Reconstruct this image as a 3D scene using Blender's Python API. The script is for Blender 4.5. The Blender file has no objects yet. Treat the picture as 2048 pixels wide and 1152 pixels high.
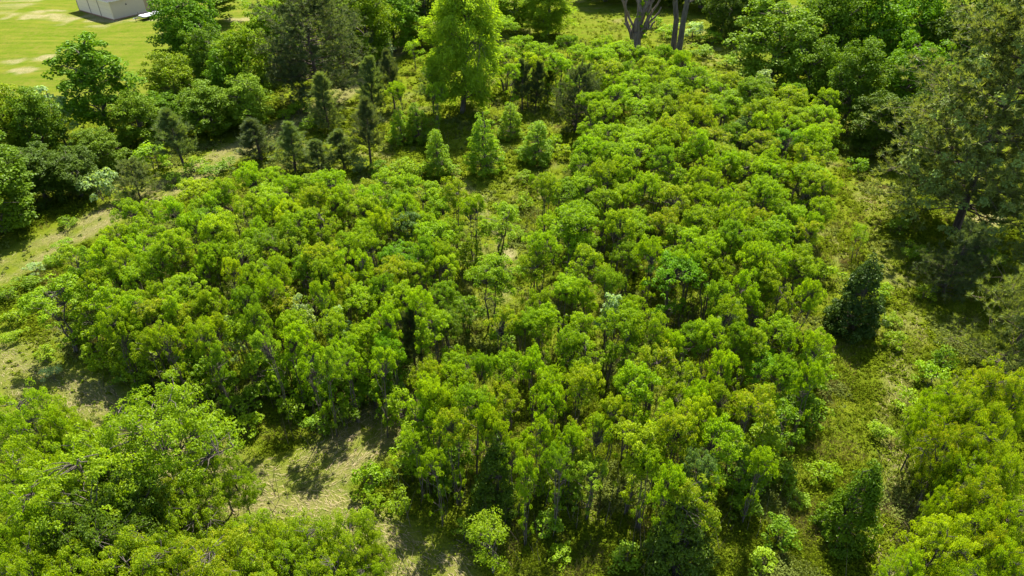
import bpy, math, random
import numpy as np
from mathutils import Vector

# ------------------------------------------------------------------ camera, sky, sun
scene = bpy.context.scene
COL = scene.collection
CAM_H, PITCH = 28.0, math.radians(36.0)
cam_data = bpy.data.cameras.new('camera')
cam_data.sensor_width = 36.0
cam_data.lens = 24.0
cam_data.clip_end = 6000.0
cam = bpy.data.objects.new('camera', cam_data)
cam.location = (0, 0, CAM_H)
cam.rotation_euler = (math.pi / 2 - PITCH, 0, 0)
COL.objects.link(cam)
scene.camera = cam

SUN_EL, SUN_AZ = math.radians(57.0), math.radians(13.0)      # azimuth from +Y towards +X
world = bpy.data.worlds.new('World')
scene.world = world
world.use_nodes = True
wn = world.node_tree.nodes
sky = wn.new('ShaderNodeTexSky')
sky.sky_type = 'NISHITA'
sky.sun_disc = False
sky.sun_elevation = SUN_EL
sky.sun_rotation = SUN_AZ
world.node_tree.links.new(sky.outputs['Color'], wn['Background'].inputs['Color'])
wn['Background'].inputs['Strength'].default_value = 0.09

sun_data = bpy.data.lights.new('sun', 'SUN')
sun_data.energy = 4.6
sun_data.angle = math.radians(0.53)
sun_data.color = (1.0, 0.95, 0.86)
sun = bpy.data.objects.new('sun', sun_data)
sd = Vector((math.sin(SUN_AZ) * math.cos(SUN_EL), math.cos(SUN_AZ) * math.cos(SUN_EL), math.sin(SUN_EL)))
sun.rotation_euler = (-sd).to_track_quat('-Z', 'Y').to_euler()
sun.location = sd * 200
COL.objects.link(sun)

scene.view_settings.view_transform = 'Standard'
scene.view_settings.look = 'None'
scene.view_settings.gamma = 1.0
scene.view_settings.use_curve_mapping = False
scene.view_settings.exposure = 1.8
scene.cycles.max_bounces = 7
scene.cycles.diffuse_bounces = 4
scene.cycles.transmission_bounces = 5
scene.cycles.glossy_bounces = 2

# ------------------------------------------------------------------ helpers
RS = np.random.RandomState
F_PX = 2048 / 36.0 * 24.0
CP, SP = math.cos(PITCH), math.sin(PITCH)


def place(px, py, z=0.0):
    """World point at height z that the photograph shows at pixel (px, py) of 2048 x 1152."""
    u, v = (px - 1024) / F_PX, (576 - py) / F_PX
    d = (u, CP + v * SP, -SP + v * CP)
    t = (z - CAM_H) / d[2]
    return np.array([d[0] * t, d[1] * t, z])


def project(p):
    x, y, z = p[0], p[1], p[2] - CAM_H
    depth = y * CP - z * SP
    return 1024 + F_PX * x / depth, 576 - F_PX * (y * SP + z * CP) / depth, depth


def terr(x, y):
    return 0.22 * np.sin(x * 0.11 + 1.3) * np.sin(y * 0.09 + 0.4) + 0.10 * np.sin(x * 0.31 + y * 0.23)


def set_props(o, label=None, category=None, group=None, kind=None):
    if label: o['label'] = label
    if category: o['category'] = category
    if group: o['group'] = group
    if kind: o['kind'] = kind
    return o


def make_mesh(name, verts, faces, mat, attrs=None, smooth=False, col=None):
    """faces: an int array (n,3) or (n,4), or a list of such arrays."""
    if not isinstance(faces, list):
        faces = [faces]
    faces = [np.asarray(f, dtype=np.int32) for f in faces if len(f)]
    me = bpy.data.meshes.new(name)
    verts = np.asarray(verts, dtype=np.float32)
    nl = sum(f.size for f in faces)
    nf = sum(len(f) for f in faces)
    me.vertices.add(len(verts))
    me.vertices.foreach_set('co', verts.ravel())
    me.loops.add(nl)
    me.loops.foreach_set('vertex_index', np.concatenate([f.ravel() for f in faces]))
    me.polygons.add(nf)
    tot = np.concatenate([np.full(len(f), f.shape[1], dtype=np.int32) for f in faces])
    start = np.concatenate([[0], np.cumsum(tot)[:-1]]).astype(np.int32)
    me.polygons.foreach_set('loop_start', start)
    me.polygons.foreach_set('use_smooth', np.full(nf, bool(smooth)))
    me.update(calc_edges=True)
    for k, v in (attrs or {}).items():
        v = np.asarray(v, dtype=np.float32)
        if v.ndim == 1:
            a = me.attributes.new(k, 'FLOAT', 'POINT')
            a.data.foreach_set('value', v)
        else:
            a = me.attributes.new(k, 'FLOAT_COLOR', 'POINT')
            if v.shape[1] == 3:
                v = np.concatenate([v, np.ones((len(v), 1), np.float32)], 1)
            a.data.foreach_set('color', v.ravel())
    if mat: me.materials.append(mat)
    return me


def add_object(name, data, parent=None, loc=None):
    o = bpy.data.objects.new(name, data)
    COL.objects.link(o)
    if parent is not None: o.parent = parent
    if loc is not None: o.location = loc
    return o


def unit(v):
    return v / (np.linalg.norm(v, axis=-1, keepdims=True) + 1e-9)


class Tubes:
    """Collects tapered tubes into one mesh."""
    def __init__(self):
        self.v, self.f, self.n = [], [], 0

    def add(self, pts, radii, sides=5):
        pts = np.asarray(pts, float)
        k = len(pts)
        tan = np.gradient(pts, axis=0)
        tan = unit(tan)
        ref = np.array([1.0, 0, 0]) if abs(tan[0][0]) < 0.8 else np.array([0, 1.0, 0])
        a = unit(np.cross(tan, ref))
        b = np.cross(tan, a)
        ang = np.linspace(0, 2 * math.pi, sides, endpoint=False)
        ring = (pts[:, None] + (a[:, None] * np.cos(ang)[None, :, None] + b[:, None] * np.sin(ang)[None, :, None])
                * np.asarray(radii)[:, None, None])
        self.v.append(ring.reshape(-1, 3))
        i = np.arange(k - 1)[:, None] * sides + np.arange(sides)[None]
        j = np.arange(k - 1)[:, None] * sides + (np.arange(sides)[None] + 1) % sides
        self.f.append((np.stack([i, j, j + sides, i + sides], -1).reshape(-1, 4)) + self.n)
        self.n += k * sides

    def mesh(self, name, mat):
        return make_mesh(name, np.concatenate(self.v), np.concatenate(self.f), mat, smooth=True)


def bend(p0, p1, rng, k=5, wob=0.08, sag=0.0):
    p0, p1 = np.asarray(p0, float), np.asarray(p1, float)
    t = np.linspace(0, 1, k)[:, None]
    L = np.linalg.norm(p1 - p0)
    p = p0 + (p1 - p0) * t
    off = rng.normal(0, wob * L, (k, 3)) * np.sin(t * math.pi)
    p = p + off
    p[:, 2] += sag * L * np.sin(t[:, 0] * math.pi)
    return p


def leaf_quads(pts, nrm, rng, length, width, fold=0.18, along=None, droop=0.0):
    """One folded diamond for each point."""
    n = len(pts)
    nrm = unit(nrm)
    r = rng.normal(0, 1, (n, 3)) if along is None else along + rng.normal(0, 0.35, (n, 3))
    t = unit(r - nrm * (r * nrm).sum(1, keepdims=True))
    b = np.cross(nrm, t)
    L = (length * rng.uniform(0.7, 1.3, n))[:, None]
    W = (width * rng.uniform(0.7, 1.3, n))[:, None]
    a = pts - t * L * 0.5
    c = pts + t * L * 0.5
    c[:, 2] -= droop * L[:, 0]
    s1 = pts + b * W * 0.5 + nrm * W * fold
    s2 = pts - b * W * 0.5 + nrm * W * fold
    v = np.stack([a, s1, c, s2], 1).reshape(-1, 3)
    f = np.arange(n * 4).reshape(n, 4)
    return v, f


def sphere_dirs(rng, n, zmin=-1.0):
    z = rng.uniform(zmin, 1, n)
    a = rng.uniform(0, 2 * math.pi, n)
    s = np.sqrt(np.maximum(0, 1 - z * z))
    return np.stack([s * np.cos(a), s * np.sin(a), z], 1)


# ------------------------------------------------------------------ materials
def node_mat(name):
    m = bpy.data.materials.new(name)
    m.use_nodes = True
    nt = m.node_tree
    for n in list(nt.nodes): nt.nodes.remove(n)
    out = nt.nodes.new('ShaderNodeOutputMaterial')
    return m, nt, out


def new(nt, kind, **inp):
    n = nt.nodes.new(kind)
    for k, v in inp.items():
        n.inputs[k.replace('_', ' ')].default_value = v
    return n


def mixc(nt, fac, a, b, blend='MIX'):
    n = nt.nodes.new('ShaderNodeMix')
    n.data_type = 'RGBA'
    n.blend_type = blend
    for i, v in ((0, fac), (6, a), (7, b)):
        if isinstance(v, (int, float, tuple)):
            n.inputs[i].default_value = v
        else:
            nt.links.new(v, n.inputs[i])
    return n.outputs[2]


def math_node(nt, op, a, b=None, c=None, clamp=False):
    n = nt.nodes.new('ShaderNodeMath')
    n.operation = op
    n.use_clamp = clamp
    for i, v in enumerate((a, b, c)):
        if v is None: continue
        if isinstance(v, (int, float)): n.inputs[i].default_value = v
        else: nt.links.new(v, n.inputs[i])
    return n.outputs[0]


def attr(nt, name, out='Fac'):
    n = nt.nodes.new('ShaderNodeAttribute')
    n.attribute_name = name
    return n.outputs[out]


def leaf_material(name, trans=1.0, tip_col=(0.235, 0.115, 0.010), gloss=0.011, rough=0.5, t_gain=1.2):
    """Leaf colour comes from the tree's own object colour, varied leaf by leaf; new growth at the tips is bronze."""
    m, nt, out = node_mat(name)
    oi = nt.nodes.new('ShaderNodeObjectInfo')
    tint, tip = attr(nt, 'tint'), attr(nt, 'tip')
    k = math_node(nt, 'MULTIPLY_ADD', tint, 0.55, 0.72)
    comb = nt.nodes.new('ShaderNodeCombineXYZ')
    kr = math_node(nt, 'MULTIPLY_ADD', tint, 0.66, 0.66)
    nt.links.new(kr, comb.inputs[0]); nt.links.new(k, comb.inputs[1]); nt.links.new(k, comb.inputs[2])
    base = mixc(nt, 1.0, oi.outputs['Color'], comb.outputs[0], 'MULTIPLY')
    fac = math_node(nt, 'MULTIPLY', tip, oi.outputs['Alpha'], clamp=True)
    base = mixc(nt, fac, base, tip_col + (1,))
    dif = nt.nodes.new('ShaderNodeBsdfDiffuse')
    nt.links.new(base, dif.inputs['Color'])
    tr = nt.nodes.new('ShaderNodeBsdfTranslucent')
    tcol = mixc(nt, 1.0, base, (1.15 * trans * t_gain, 1.12 * trans * t_gain, 0.35 * trans * t_gain, 1), 'MULTIPLY')
    nt.links.new(tcol, tr.inputs['Color'])
    mx = nt.nodes.new('ShaderNodeAddShader')      # a leaf reflects and lets through separate shares of the light
    nt.links.new(dif.outputs[0], mx.inputs[0]); nt.links.new(tr.outputs[0], mx.inputs[1])
    gl = new(nt, 'ShaderNodeBsdfGlossy', Roughness=rough)
    gl.inputs['Color'].default_value = (0.9, 0.95, 0.85, 1)
    mg = new(nt, 'ShaderNodeMixShader', Fac=gloss)
    nt.links.new(mx.outputs[0], mg.inputs[1]); nt.links.new(gl.outputs[0], mg.inputs[2])
    nt.links.new(mg.outputs[0], out.inputs['Surface'])
    return m


def bark_material(name, c1, c2, scale=6.0):
    m, nt, out = node_mat(name)
    tc = nt.nodes.new('ShaderNodeTexCoord')
    mp = nt.nodes.new('ShaderNodeMapping')
    mp.inputs['Scale'].default_value = (scale, scale, scale * 0.18)
    nt.links.new(tc.outputs['Object'], mp.inputs['Vector'])
    nz = new(nt, 'ShaderNodeTexNoise', Scale=1.0, Detail=6.0, Roughness=0.7)
    nt.links.new(mp.outputs[0], nz.inputs['Vector'])
    r = math_node(nt, 'MULTIPLY_ADD', nz.outputs['Fac'], 2.6, -0.8, clamp=True)
    c = mixc(nt, r, c1 + (1,), c2 + (1,))
    b = new(nt, 'ShaderNodeBsdfPrincipled', Roughness=0.9)
    b.inputs['Specular IOR Level'].default_value = 0.2
    nt.links.new(c, b.inputs['Base Color'])
    bp = new(nt, 'ShaderNodeBump', Strength=0.7, Distance=0.03)
    nt.links.new(nz.outputs['Fac'], bp.inputs['Height'])
    nt.links.new(bp.outputs[0], b.inputs['Normal'])
    nt.links.new(b.outputs[0], out.inputs['Surface'])
    return m


def plain_material(name, c, rough=0.6, metallic=0.0, var=0.12, scale=3.0, bump=0.0):
    m, nt, out = node_mat(name)
    tc = nt.nodes.new('ShaderNodeTexCoord')
    nz = new(nt, 'ShaderNodeTexNoise', Scale=scale, Detail=5.0, Roughness=0.65)
    nt.links.new(tc.outputs['Object'], nz.inputs['Vector'])
    col = mixc(nt, nz.outputs['Fac'], tuple(x * (1 - var) for x in c) + (1,), tuple(min(1, x * (1 + var)) for x in c) + (1,))
    b = new(nt, 'ShaderNodeBsdfPrincipled', Roughness=rough, Metallic=metallic)
    nt.links.new(col, b.inputs['Base Color'])
    if bump:
        bp = new(nt, 'ShaderNodeBump', Strength=bump, Distance=0.02)
        nt.links.new(nz.outputs['Fac'], bp.inputs['Height'])
        nt.links.new(bp.outputs[0], b.inputs['Normal'])
    nt.links.new(b.outputs[0], out.inputs['Surface'])
    return m


LEAF = leaf_material('broadleaf_leaves')
MATURE = leaf_material('mature_leaves', t_gain=0.62)
NEEDLE = leaf_material('pine_needles', trans=0.85, gloss=0.02, rough=0.55, t_gain=1.0)
GLOSSY_LEAF = leaf_material('evergreen_leaves', trans=0.5, gloss=0.012, rough=0.45, t_gain=1.0)
BARK = bark_material('grey_brown_bark', (0.045, 0.036, 0.028), (0.16, 0.135, 0.105))
PALE_BARK = bark_material('pale_grey_bark', (0.10, 0.085, 0.07), (0.30, 0.26, 0.21))
PINE_BARK = bark_material('pine_bark', (0.035, 0.026, 0.02), (0.14, 0.10, 0.075))
DEAD_WOOD = bark_material('weathered_dead_wood', (0.07, 0.052, 0.04), (0.27, 0.205, 0.155), 5.0)


def ground_cover_material(name, trans=0.35):
    m, nt, out = node_mat(name)
    c = attr(nt, 'col', 'Color')
    dif = nt.nodes.new('ShaderNodeBsdfDiffuse')
    nt.links.new(c, dif.inputs['Color'])
    tr = nt.nodes.new('ShaderNodeBsdfTranslucent')
    nt.links.new(mixc(nt, 1.0, c, (1.4, 1.3, 0.7, 1), 'MULTIPLY'), tr.inputs['Color'])
    mx = new(nt, 'ShaderNodeMixShader', Fac=trans)
    nt.links.new(dif.outputs[0], mx.inputs[1]); nt.links.new(tr.outputs[0], mx.inputs[2])
    nt.links.new(mx.outputs[0], out.inputs['Surface'])
    return m


COVER = ground_cover_material('ground_cover_leaves')
DRY = ground_cover_material('dry_stalks', 0.15)

# ------------------------------------------------------------------ ground zones (traced on the ground plane)
def ground_line(pts):
    return np.array([place(x, y)[:2] for x, y in pts])


TRAILS = [   # centre line in the photograph, half width in metres
    (ground_line([(-60, 575), (0, 540), (110, 485), (210, 440), (330, 385), (440, 318), (560, 258), (640, 215), (720, 150), (800, 92), (870, 50)]), 2.3),
    (ground_line([(-60, 700), (0, 735), (70, 770), (150, 800), (250, 870), (350, 930), (480, 985), (570, 985), (640, 945), (720, 885), (800, 830)]), 2.2),
    (ground_line([(570, 985), (660, 1040), (760, 1085), (830, 1130), (900, 1180)]), 1.7),
    (ground_line([(905, 335), (955, 400), (1000, 470), (1020, 520), (1010, 600)]), 0.55),
    (ground_line([(1705, 250), (1740, 340), (1745, 400), (1770, 480), (1800, 560)]), 1.7),
    (ground_line([(1800, 560), (1820, 660), (1795, 760), (1790, 860), (1790, 960), (1770, 1060), (1760, 1160)]), 1.1),
]
LAWN_POLY = ground_line([(-900, 330), (-300, 215), (0, 195), (150, 215), (330, 195), (420, 130), (560, 60), (640, 8), (640, -45), (-2200, -45)])
CLEARING = ground_line([(1120, 60), (1180, 80), (1300, 85), (1400, 95), (1520, 190), (1560, 110), (1430, 40), (1330, 10), (1130, 5)])


def seg_dist(P, line):
    d = np.full(len(P), 1e9)
    for a, b in zip(line[:-1], line[1:]):
        ab = b - a
        t = np.clip(((P - a) @ ab) / (ab @ ab), 0, 1)
        d = np.minimum(d, np.linalg.norm(P - (a + t[:, None] * ab), axis=1))
    return d


def inside(P, poly):
    c = np.zeros(len(P), bool)
    x, y = P[:, 0], P[:, 1]
    j = len(poly) - 1
    for i in range(len(poly)):
        xi, yi = poly[i]; xj, yj = poly[j]
        hit = ((yi > y) != (yj > y)) & (x < (xj - xi) * (y - yi) / (yj - yi + 1e-12) + xi)
        c ^= hit
        j = i
    return c


def smooth01(a, b, x):
    t = np.clip((x - a) / (b - a), 0, 1)
    return t * t * (3 - 2 * t)


def vnoise(P, scale, seed):
    """Cheap smooth value noise in 0..1."""
    r = RS(seed)
    tab = r.uniform(0, 1, (256, 256))
    q = P / scale + 1000.0
    i = np.floor(q).astype(int)
    f = q - i
    f = f * f * (3 - 2 * f)
    g = lambda a, b: tab[(i[:, 0] + a) % 256, (i[:, 1] + b) % 256]
    return (g(0, 0) * (1 - f[:, 0]) * (1 - f[:, 1]) + g(1, 0) * f[:, 0] * (1 - f[:, 1])
            + g(0, 1) * (1 - f[:, 0]) * f[:, 1] + g(1, 1) * f[:, 0] * f[:, 1])


def zones(P):
    """mown trail, straw, lawn and bare-earth amounts at ground points P (n,2)."""
    n1, n2 = vnoise(P, 1.1, 1), vnoise(P, 3.7, 2)
    mown = np.zeros(len(P)); straw = np.zeros(len(P))
    for k, (line, hw) in enumerate(TRAILS):
        d = seg_dist(P, line) + (n1 - 0.5) * 0.7
        m = 1 - smooth01(hw * 0.9, hw * 1.25, d)
        mown = np.maximum(mown, m * (1, 1, 1, .7, .45, .45)[k])
        amount = (0.75, 0.6, 0.6, 0.45, 0.25, 0.4)[k]
        ring = 1 - smooth01(0.1 * hw, 0.6 * hw, np.abs(d - 0.4 * hw))
        straw = np.maximum(straw, m * ring * amount * smooth01(0.12, 0.55, n2 * 0.6 + n1 * 0.4))
    lawn = inside(P, LAWN_POLY).astype(float)
    clear = inside(P, CLEARING).astype(float)
    patch = smooth01(0.62, 0.85, vnoise(P, 2.3, 5) * 0.6 + vnoise(P, 0.8, 6) * 0.4)
    straw = np.maximum(straw, 0.5 * patch * (1 - lawn))
    bare = np.zeros(len(P))
    for px, py, rx, ry in ((75, 32, 5, 3.4), (95, 120, 2.6, 2.0), (20, 124, 2.6, 1.6), (48, 142, 2.0, 1.4), (110, 40, 2.5, 2.0), (215, 33, 7.5, 4.6), (320, 38, 2.6, 1.4), (470, 40, 3.0, 2.0), (690, 215, 1.2, 1.2), (1010, 505, 0.9, 0.9), (965, 392, 0.7, 0.7), (1975, 430, 2.4, 2.0), (40, 10, 4, 3), (330, 68, 2.2, .8), (1180, 262, 1.2, 1.0)):
        c = place(px, py)[:2]
        q = np.sqrt(((P[:, 0] - c[0]) / rx) ** 2 + ((P[:, 1] - c[1]) / ry) ** 2) + (vnoise(P, 1.4, 8) - 0.5) * 1.3
        bare = np.maximum(bare, (1 - smooth01(0.35, 1.0, q)) * 0.9)
    return mown, np.clip(straw, 0, 1), lawn, bare, clear


def build_ground():
    fx = np.arange(-78, 78.01, 0.5)
    fy = np.arange(6, 150.01, 0.5)
    ox = np.array([90, 110, 150, 220, 350, 600, 1000, 1800, 3000.0])
    xs = np.concatenate([-ox[::-1], fx, ox])
    ys = np.concatenate([[-3000, -1200, -500, -200, -80, -40, -20, -8, 0], fy, [160, 180, 210, 260, 350, 500, 800, 1400, 2200, 3500]])
    X, Y = np.meshgrid(xs, ys)
    P = np.stack([X.ravel(), Y.ravel()], 1)
    near = (np.abs(P[:, 0]) < 79) & (P[:, 1] > 5) & (P[:, 1] < 151)
    mown, straw, lawn, bare, clear = zones(P)
    z = np.where(near, terr(P[:, 0], P[:, 1]), 0.0)
    rough = np.clip(1 - lawn - mown, 0, 1)
    z += np.where(near, rough * 0.16 * (vnoise(P, 0.9, 11) - 0.5) + 0.03 * (vnoise(P, 0.5, 12) - 0.5), 0)
    V = np.stack([P[:, 0], P[:, 1], z], 1)
    nx, ny = len(xs), len(ys)
    i = (np.arange(ny - 1)[:, None] * nx + np.arange(nx - 1)[None]).ravel()
    Fc = np.stack([i, i + 1, i + nx + 1, i + nx], 1)
    m, nt, out = node_mat('rough_ground')
    tc = nt.nodes.new('ShaderNodeTexCoord')
    zone = nt.nodes.new('ShaderNodeAttribute'); zone.attribute_name = 'zone'
    sep = nt.nodes.new('ShaderNodeSeparateColor')
    nt.links.new(zone.outputs['Color'], sep.inputs[0])
    n_big = new(nt, 'ShaderNodeTexNoise', Scale=0.35, Detail=5.0, Roughness=0.6)
    n_mid = new(nt, 'ShaderNodeTexNoise', Scale=1.8, Detail=6.0, Roughness=0.7)
    n_fine = new(nt, 'ShaderNodeTexNoise', Scale=11.0, Detail=6.0, Roughness=0.75)
    mp = nt.nodes.new('ShaderNodeMapping')
    mp.inputs['Rotation'].default_value = (0, 0, math.radians(24))
    mp.inputs['Scale'].default_value = (0.10, 0.95, 1)
    nt.links.new(tc.outputs['Object'], mp.inputs['Vector'])
    n_mow = new(nt, 'ShaderNodeTexNoise', Scale=1.0, Detail=4.0, Roughness=0.6)
    nt.links.new(mp.outputs[0], n_mow.inputs['Vector'])
    for n in (n_big, n_mid, n_fine): nt.links.new(tc.outputs['Object'], n.inputs['Vector'])
    def ramp(o, a, b): return math_node(nt, 'MULTIPLY_ADD', o, 1 / (b - a), -a / (b - a), clamp=True)
    rough_c = mixc(nt, ramp(n_mid.outputs['Fac'], 0.35, 0.65), (0.056, 0.088, 0.004, 1), (0.115, 0.140, 0.008, 1))
    rough_c = mixc(nt, ramp(n_fine.outputs['Fac'], 0.56, 0.72), rough_c, (0.165, 0.132, 0.06, 1))
    rough_c = mixc(nt, math_node(nt, 'MULTIPLY', ramp(n_big.outputs['Fac'], 0.5, 0.7), 0.4), rough_c, (0.140, 0.148, 0.008, 1))
    lawn_c = mixc(nt, ramp(n_mow.outputs['Fac'], 0.36, 0.62), (0.058, 0.098, 0.006, 1), (0.122, 0.138, 0.014, 1))
    lawn_c = mixc(nt, ramp(n_mid.outputs['Fac'], 0.40, 0.72), lawn_c, (0.136, 0.126, 0.024, 1))
    lawn_c = mixc(nt, math_node(nt, 'MULTIPLY', ramp(n_big.outputs['Fac'], 0.42, 0.62), 0.5), lawn_c, (0.066, 0.112, 0.005, 1))
    straw_c = mixc(nt, ramp(n_fine.outputs['Fac'], 0.35, 0.65), (0.12, 0.092, 0.045, 1), (0.27, 0.215, 0.12, 1))
    bare_c = mixc(nt, ramp(n_mid.outputs['Fac'], 0.3, 0.7), (0.20, 0.16, 0.08, 1), (0.31, 0.26, 0.155, 1))
    c = mixc(nt, sep.outputs[1], rough_c, lawn_c)
    sfac = math_node(nt, 'MULTIPLY', sep.outputs[0], math_node(nt, 'ADD', n_fine.outputs['Fac'], 0.12), clamp=True)
    c = mixc(nt, sfac, c, straw_c)
    c = mixc(nt, math_node(nt, 'MULTIPLY', sep.outputs[2], ramp(n_fine.outputs['Fac'], 0.34, 0.60), clamp=True), c, bare_c)
    b = new(nt, 'ShaderNodeBsdfPrincipled', Roughness=0.95)
    b.inputs['Specular IOR Level'].default_value = 0.0
    nt.links.new(c, b.inputs['Base Color'])
    bp = new(nt, 'ShaderNodeBump', Strength=0.8, Distance=0.12)
    nt.links.new(n_fine.outputs['Fac'], bp.inputs['Height'])
    nt.links.new(bp.outputs[0], b.inputs['Normal'])
    nt.links.new(b.outputs[0], out.inputs['Surface'])
    lw = np.maximum(lawn, clear * 0.75)
    lw = np.maximum(lw, mown * 0.35)
    me = make_mesh('ground', V, Fc, m, {'zone': np.stack([straw, lw, bare], 1)}, smooth=True)
    set_props(add_object('ground', me), kind='structure')


build_ground()

# ------------------------------------------------------------------ shed and trailer
def box(bmv, bmf, lo, hi):
    lo, hi = np.asarray(lo, float), np.asarray(hi, float)
    n = sum(len(v) for v in bmv)
    c = np.array([[lo[0], lo[1], lo[2]], [hi[0], lo[1], lo[2]], [hi[0], hi[1], lo[2]], [lo[0], hi[1], lo[2]],
                  [lo[0], lo[1], hi[2]], [hi[0], lo[1], hi[2]], [hi[0], hi[1], hi[2]], [lo[0], hi[1], hi[2]]])
    bmv.append(c)
    bmf.append(np.array([[0, 3, 2, 1], [4, 5, 6, 7], [0, 1, 5, 4], [1, 2, 6, 5], [2, 3, 7, 6], [3, 0, 4, 7]]) + n)


def box_part(name, lo, hi, mat, parent, bevel=0.0):
    v, f = [], []
    box(v, f, lo, hi)
    o = add_object(name, make_mesh(name, np.concatenate(v), np.concatenate(f), mat), parent)
    if bevel:
        b = o.modifiers.new('bevel', 'BEVEL'); b.width = bevel; b.segments = 2
    return o


def build_shed():
    c0 = place(228, 39)
    cl = place(153, 20.5)
    cr = place(309, 20.5)
    ux = (cr - c0)[:2]; lx = np.linalg.norm(ux); ux /= lx
    uy = np.array([-ux[1], ux[0]])
    ly = float((cl - c0)[:2] @ uy)
    root = add_object('shed', None, loc=(c0[0], c0[1], float(terr(c0[0], c0[1])) + 0.02))
    root.rotation_euler = (0, 0, math.atan2(ux[1], ux[0]))
    set_props(root, 'cream walled shed with a dark hipped roof on the mown lawn', 'shed')
    white = plain_material('cream_siding', (0.62, 0.51, 0.36), 0.6, var=0.05, scale=1.2)
    white_shaded = plain_material('shade_toned_siding', (0.45, 0.37, 0.28), 0.6, var=0.06, scale=0.8)  # cream siding with the duller right wall's shade painted in; grooves use it too
    tan = plain_material('tan_siding', (0.30, 0.215, 0.13), 0.7, var=0.08)
    trim = plain_material('grey_trim', (0.20, 0.17, 0.145), 0.6)
    brick = plain_material('red_brick_footing', (0.25, 0.115, 0.075), 0.9, var=0.3, scale=9, bump=0.5)
    roofm = plain_material('grey_shingles', (0.045, 0.04, 0.044), 0.95, var=0.25, scale=6, bump=0.4)
    dark = plain_material('dark_fitting', (0.05, 0.04, 0.035), 0.6)
    H = 2.65
    box_part('footing', (-0.06, -0.06, -0.35), (lx + 0.06, ly + 0.06, 0.119), brick, root)
    # left face (x = 0): three panels between posts
    cuts = [0.0, ly * 0.34, ly * 0.64, ly]
    for a, b in zip(cuts[:-1], cuts[1:]):
        p = box_part('wall_panel', (-0.02, a + 0.06, 0.12), (0.12, b - 0.06, H + 0.06), white, root)
        for k in range(1, 4):
            z = 0.12 + (H - 0.12) * k / 4
            box_part('panel_groove', (-0.028, a + 0.08, z - 0.012), (-0.021, b - 0.08, z + 0.012), white_shaded, p)
    for a in cuts[1:-1]:
        box_part('post', (-0.07, a - 0.055, 0.12), (0.12, a + 0.055, H + 0.06), trim, root)
    for cx, cy in ((0, 0), (0, ly), (lx, 0)):
        box_part('corner_board', (cx - 0.06, cy - 0.06, 0.121), (cx + 0.06, cy + 0.06, H + 0.06), white if cy == 0 and cx == 0 else trim, root)
    xt = lx * 0.80
    box_part('wall_panel', (0.06, -0.02, 0.12), (xt, 0.12, H + 0.06), white_shaded, root)
    box_part('tan_wall_panel', (xt + 0.002, -0.03, 0.32), (lx - 0.06, 0.12, H + 0.06), tan, root)
    box_part('wall_panel', (lx - 0.1, 0.06, 0.12), (lx + 0.02, ly - 0.06, H + 0.06), white_shaded, root)
    box_part('wall_panel', (0.06, ly - 0.12, 0.12), (lx - 0.06, ly + 0.02, H + 0.06), white_shaded, root)
    box_part('wall_vent', (-0.06, ly * 0.80, 2.0), (-0.022, ly * 0.80 + 0.22, 2.22), dark, root)
    box_part('wall_lamp', (lx * 0.36, -0.10, 1.75), (lx * 0.36 + 0.16, -0.022, 1.95), dark, root)
    e = 0.42
    v = np.array([[-e, -e, H], [lx + e, -e, H], [lx + e, ly + e, H], [-e, ly + e, H]])
    if lx > ly:
        r0, r1 = [ly / 2, ly / 2, H + ly * 0.27], [lx - ly / 2, ly / 2, H + ly * 0.27]
        fc3 = np.array([[3, 0, 4], [1, 2, 5]]); fc4 = np.array([[0, 1, 5, 4], [2, 3, 4, 5]])
    else:
        r0, r1 = [lx / 2, lx / 2, H + lx * 0.27], [lx / 2, ly - lx / 2, H + lx * 0.27]
        fc3 = np.array([[0, 1, 4], [2, 3, 5]]); fc4 = np.array([[1, 2, 5, 4], [3, 0, 4, 5]])
    V = np.concatenate([v, [r0, r1]]); V[:, 2] += 0.16
    roof = add_object('roof', make_mesh('roof', V, [fc3, fc4], roofm), root)
    bv, bf = [], []
    box(bv, bf, (-e + 0.003, -e + 0.003, H + 0.002), (lx + e - 0.003, ly + e - 0.003, H + 0.158))
    add_object('fascia', make_mesh('fascia', np.concatenate(bv), np.concatenate(bf), plain_material('white_fascia', (0.55, 0.52, 0.5), 0.5)), roof)


build_shed()


def cylinder_mesh(name, r, w, mat, seg=20, r_in=0.0):
    a = np.linspace(0, 2 * math.pi, seg, endpoint=False)
    prof = [(r_in if r_in else 0.001, -w / 2), (r * 0.93, -w / 2), (r, -w * 0.3), (r, w * 0.3), (r * 0.93, w / 2), (r_in if r_in else 0.001, w / 2)]
    V = np.concatenate([np.stack([np.cos(a) * q, np.full(seg, y), np.sin(a) * q], 1) for q, y in prof])
    f = []
    for k in range(len(prof) - 1 + (1 if r_in else 0)):
        k2 = (k + 1) % len(prof)
        for i in range(seg):
            j = (i + 1) % seg
            f.append((k * seg + i, k * seg + j, k2 * seg + j, k2 * seg + i))
    return make_mesh(name, V, np.array(f), mat, smooth=True)


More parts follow.
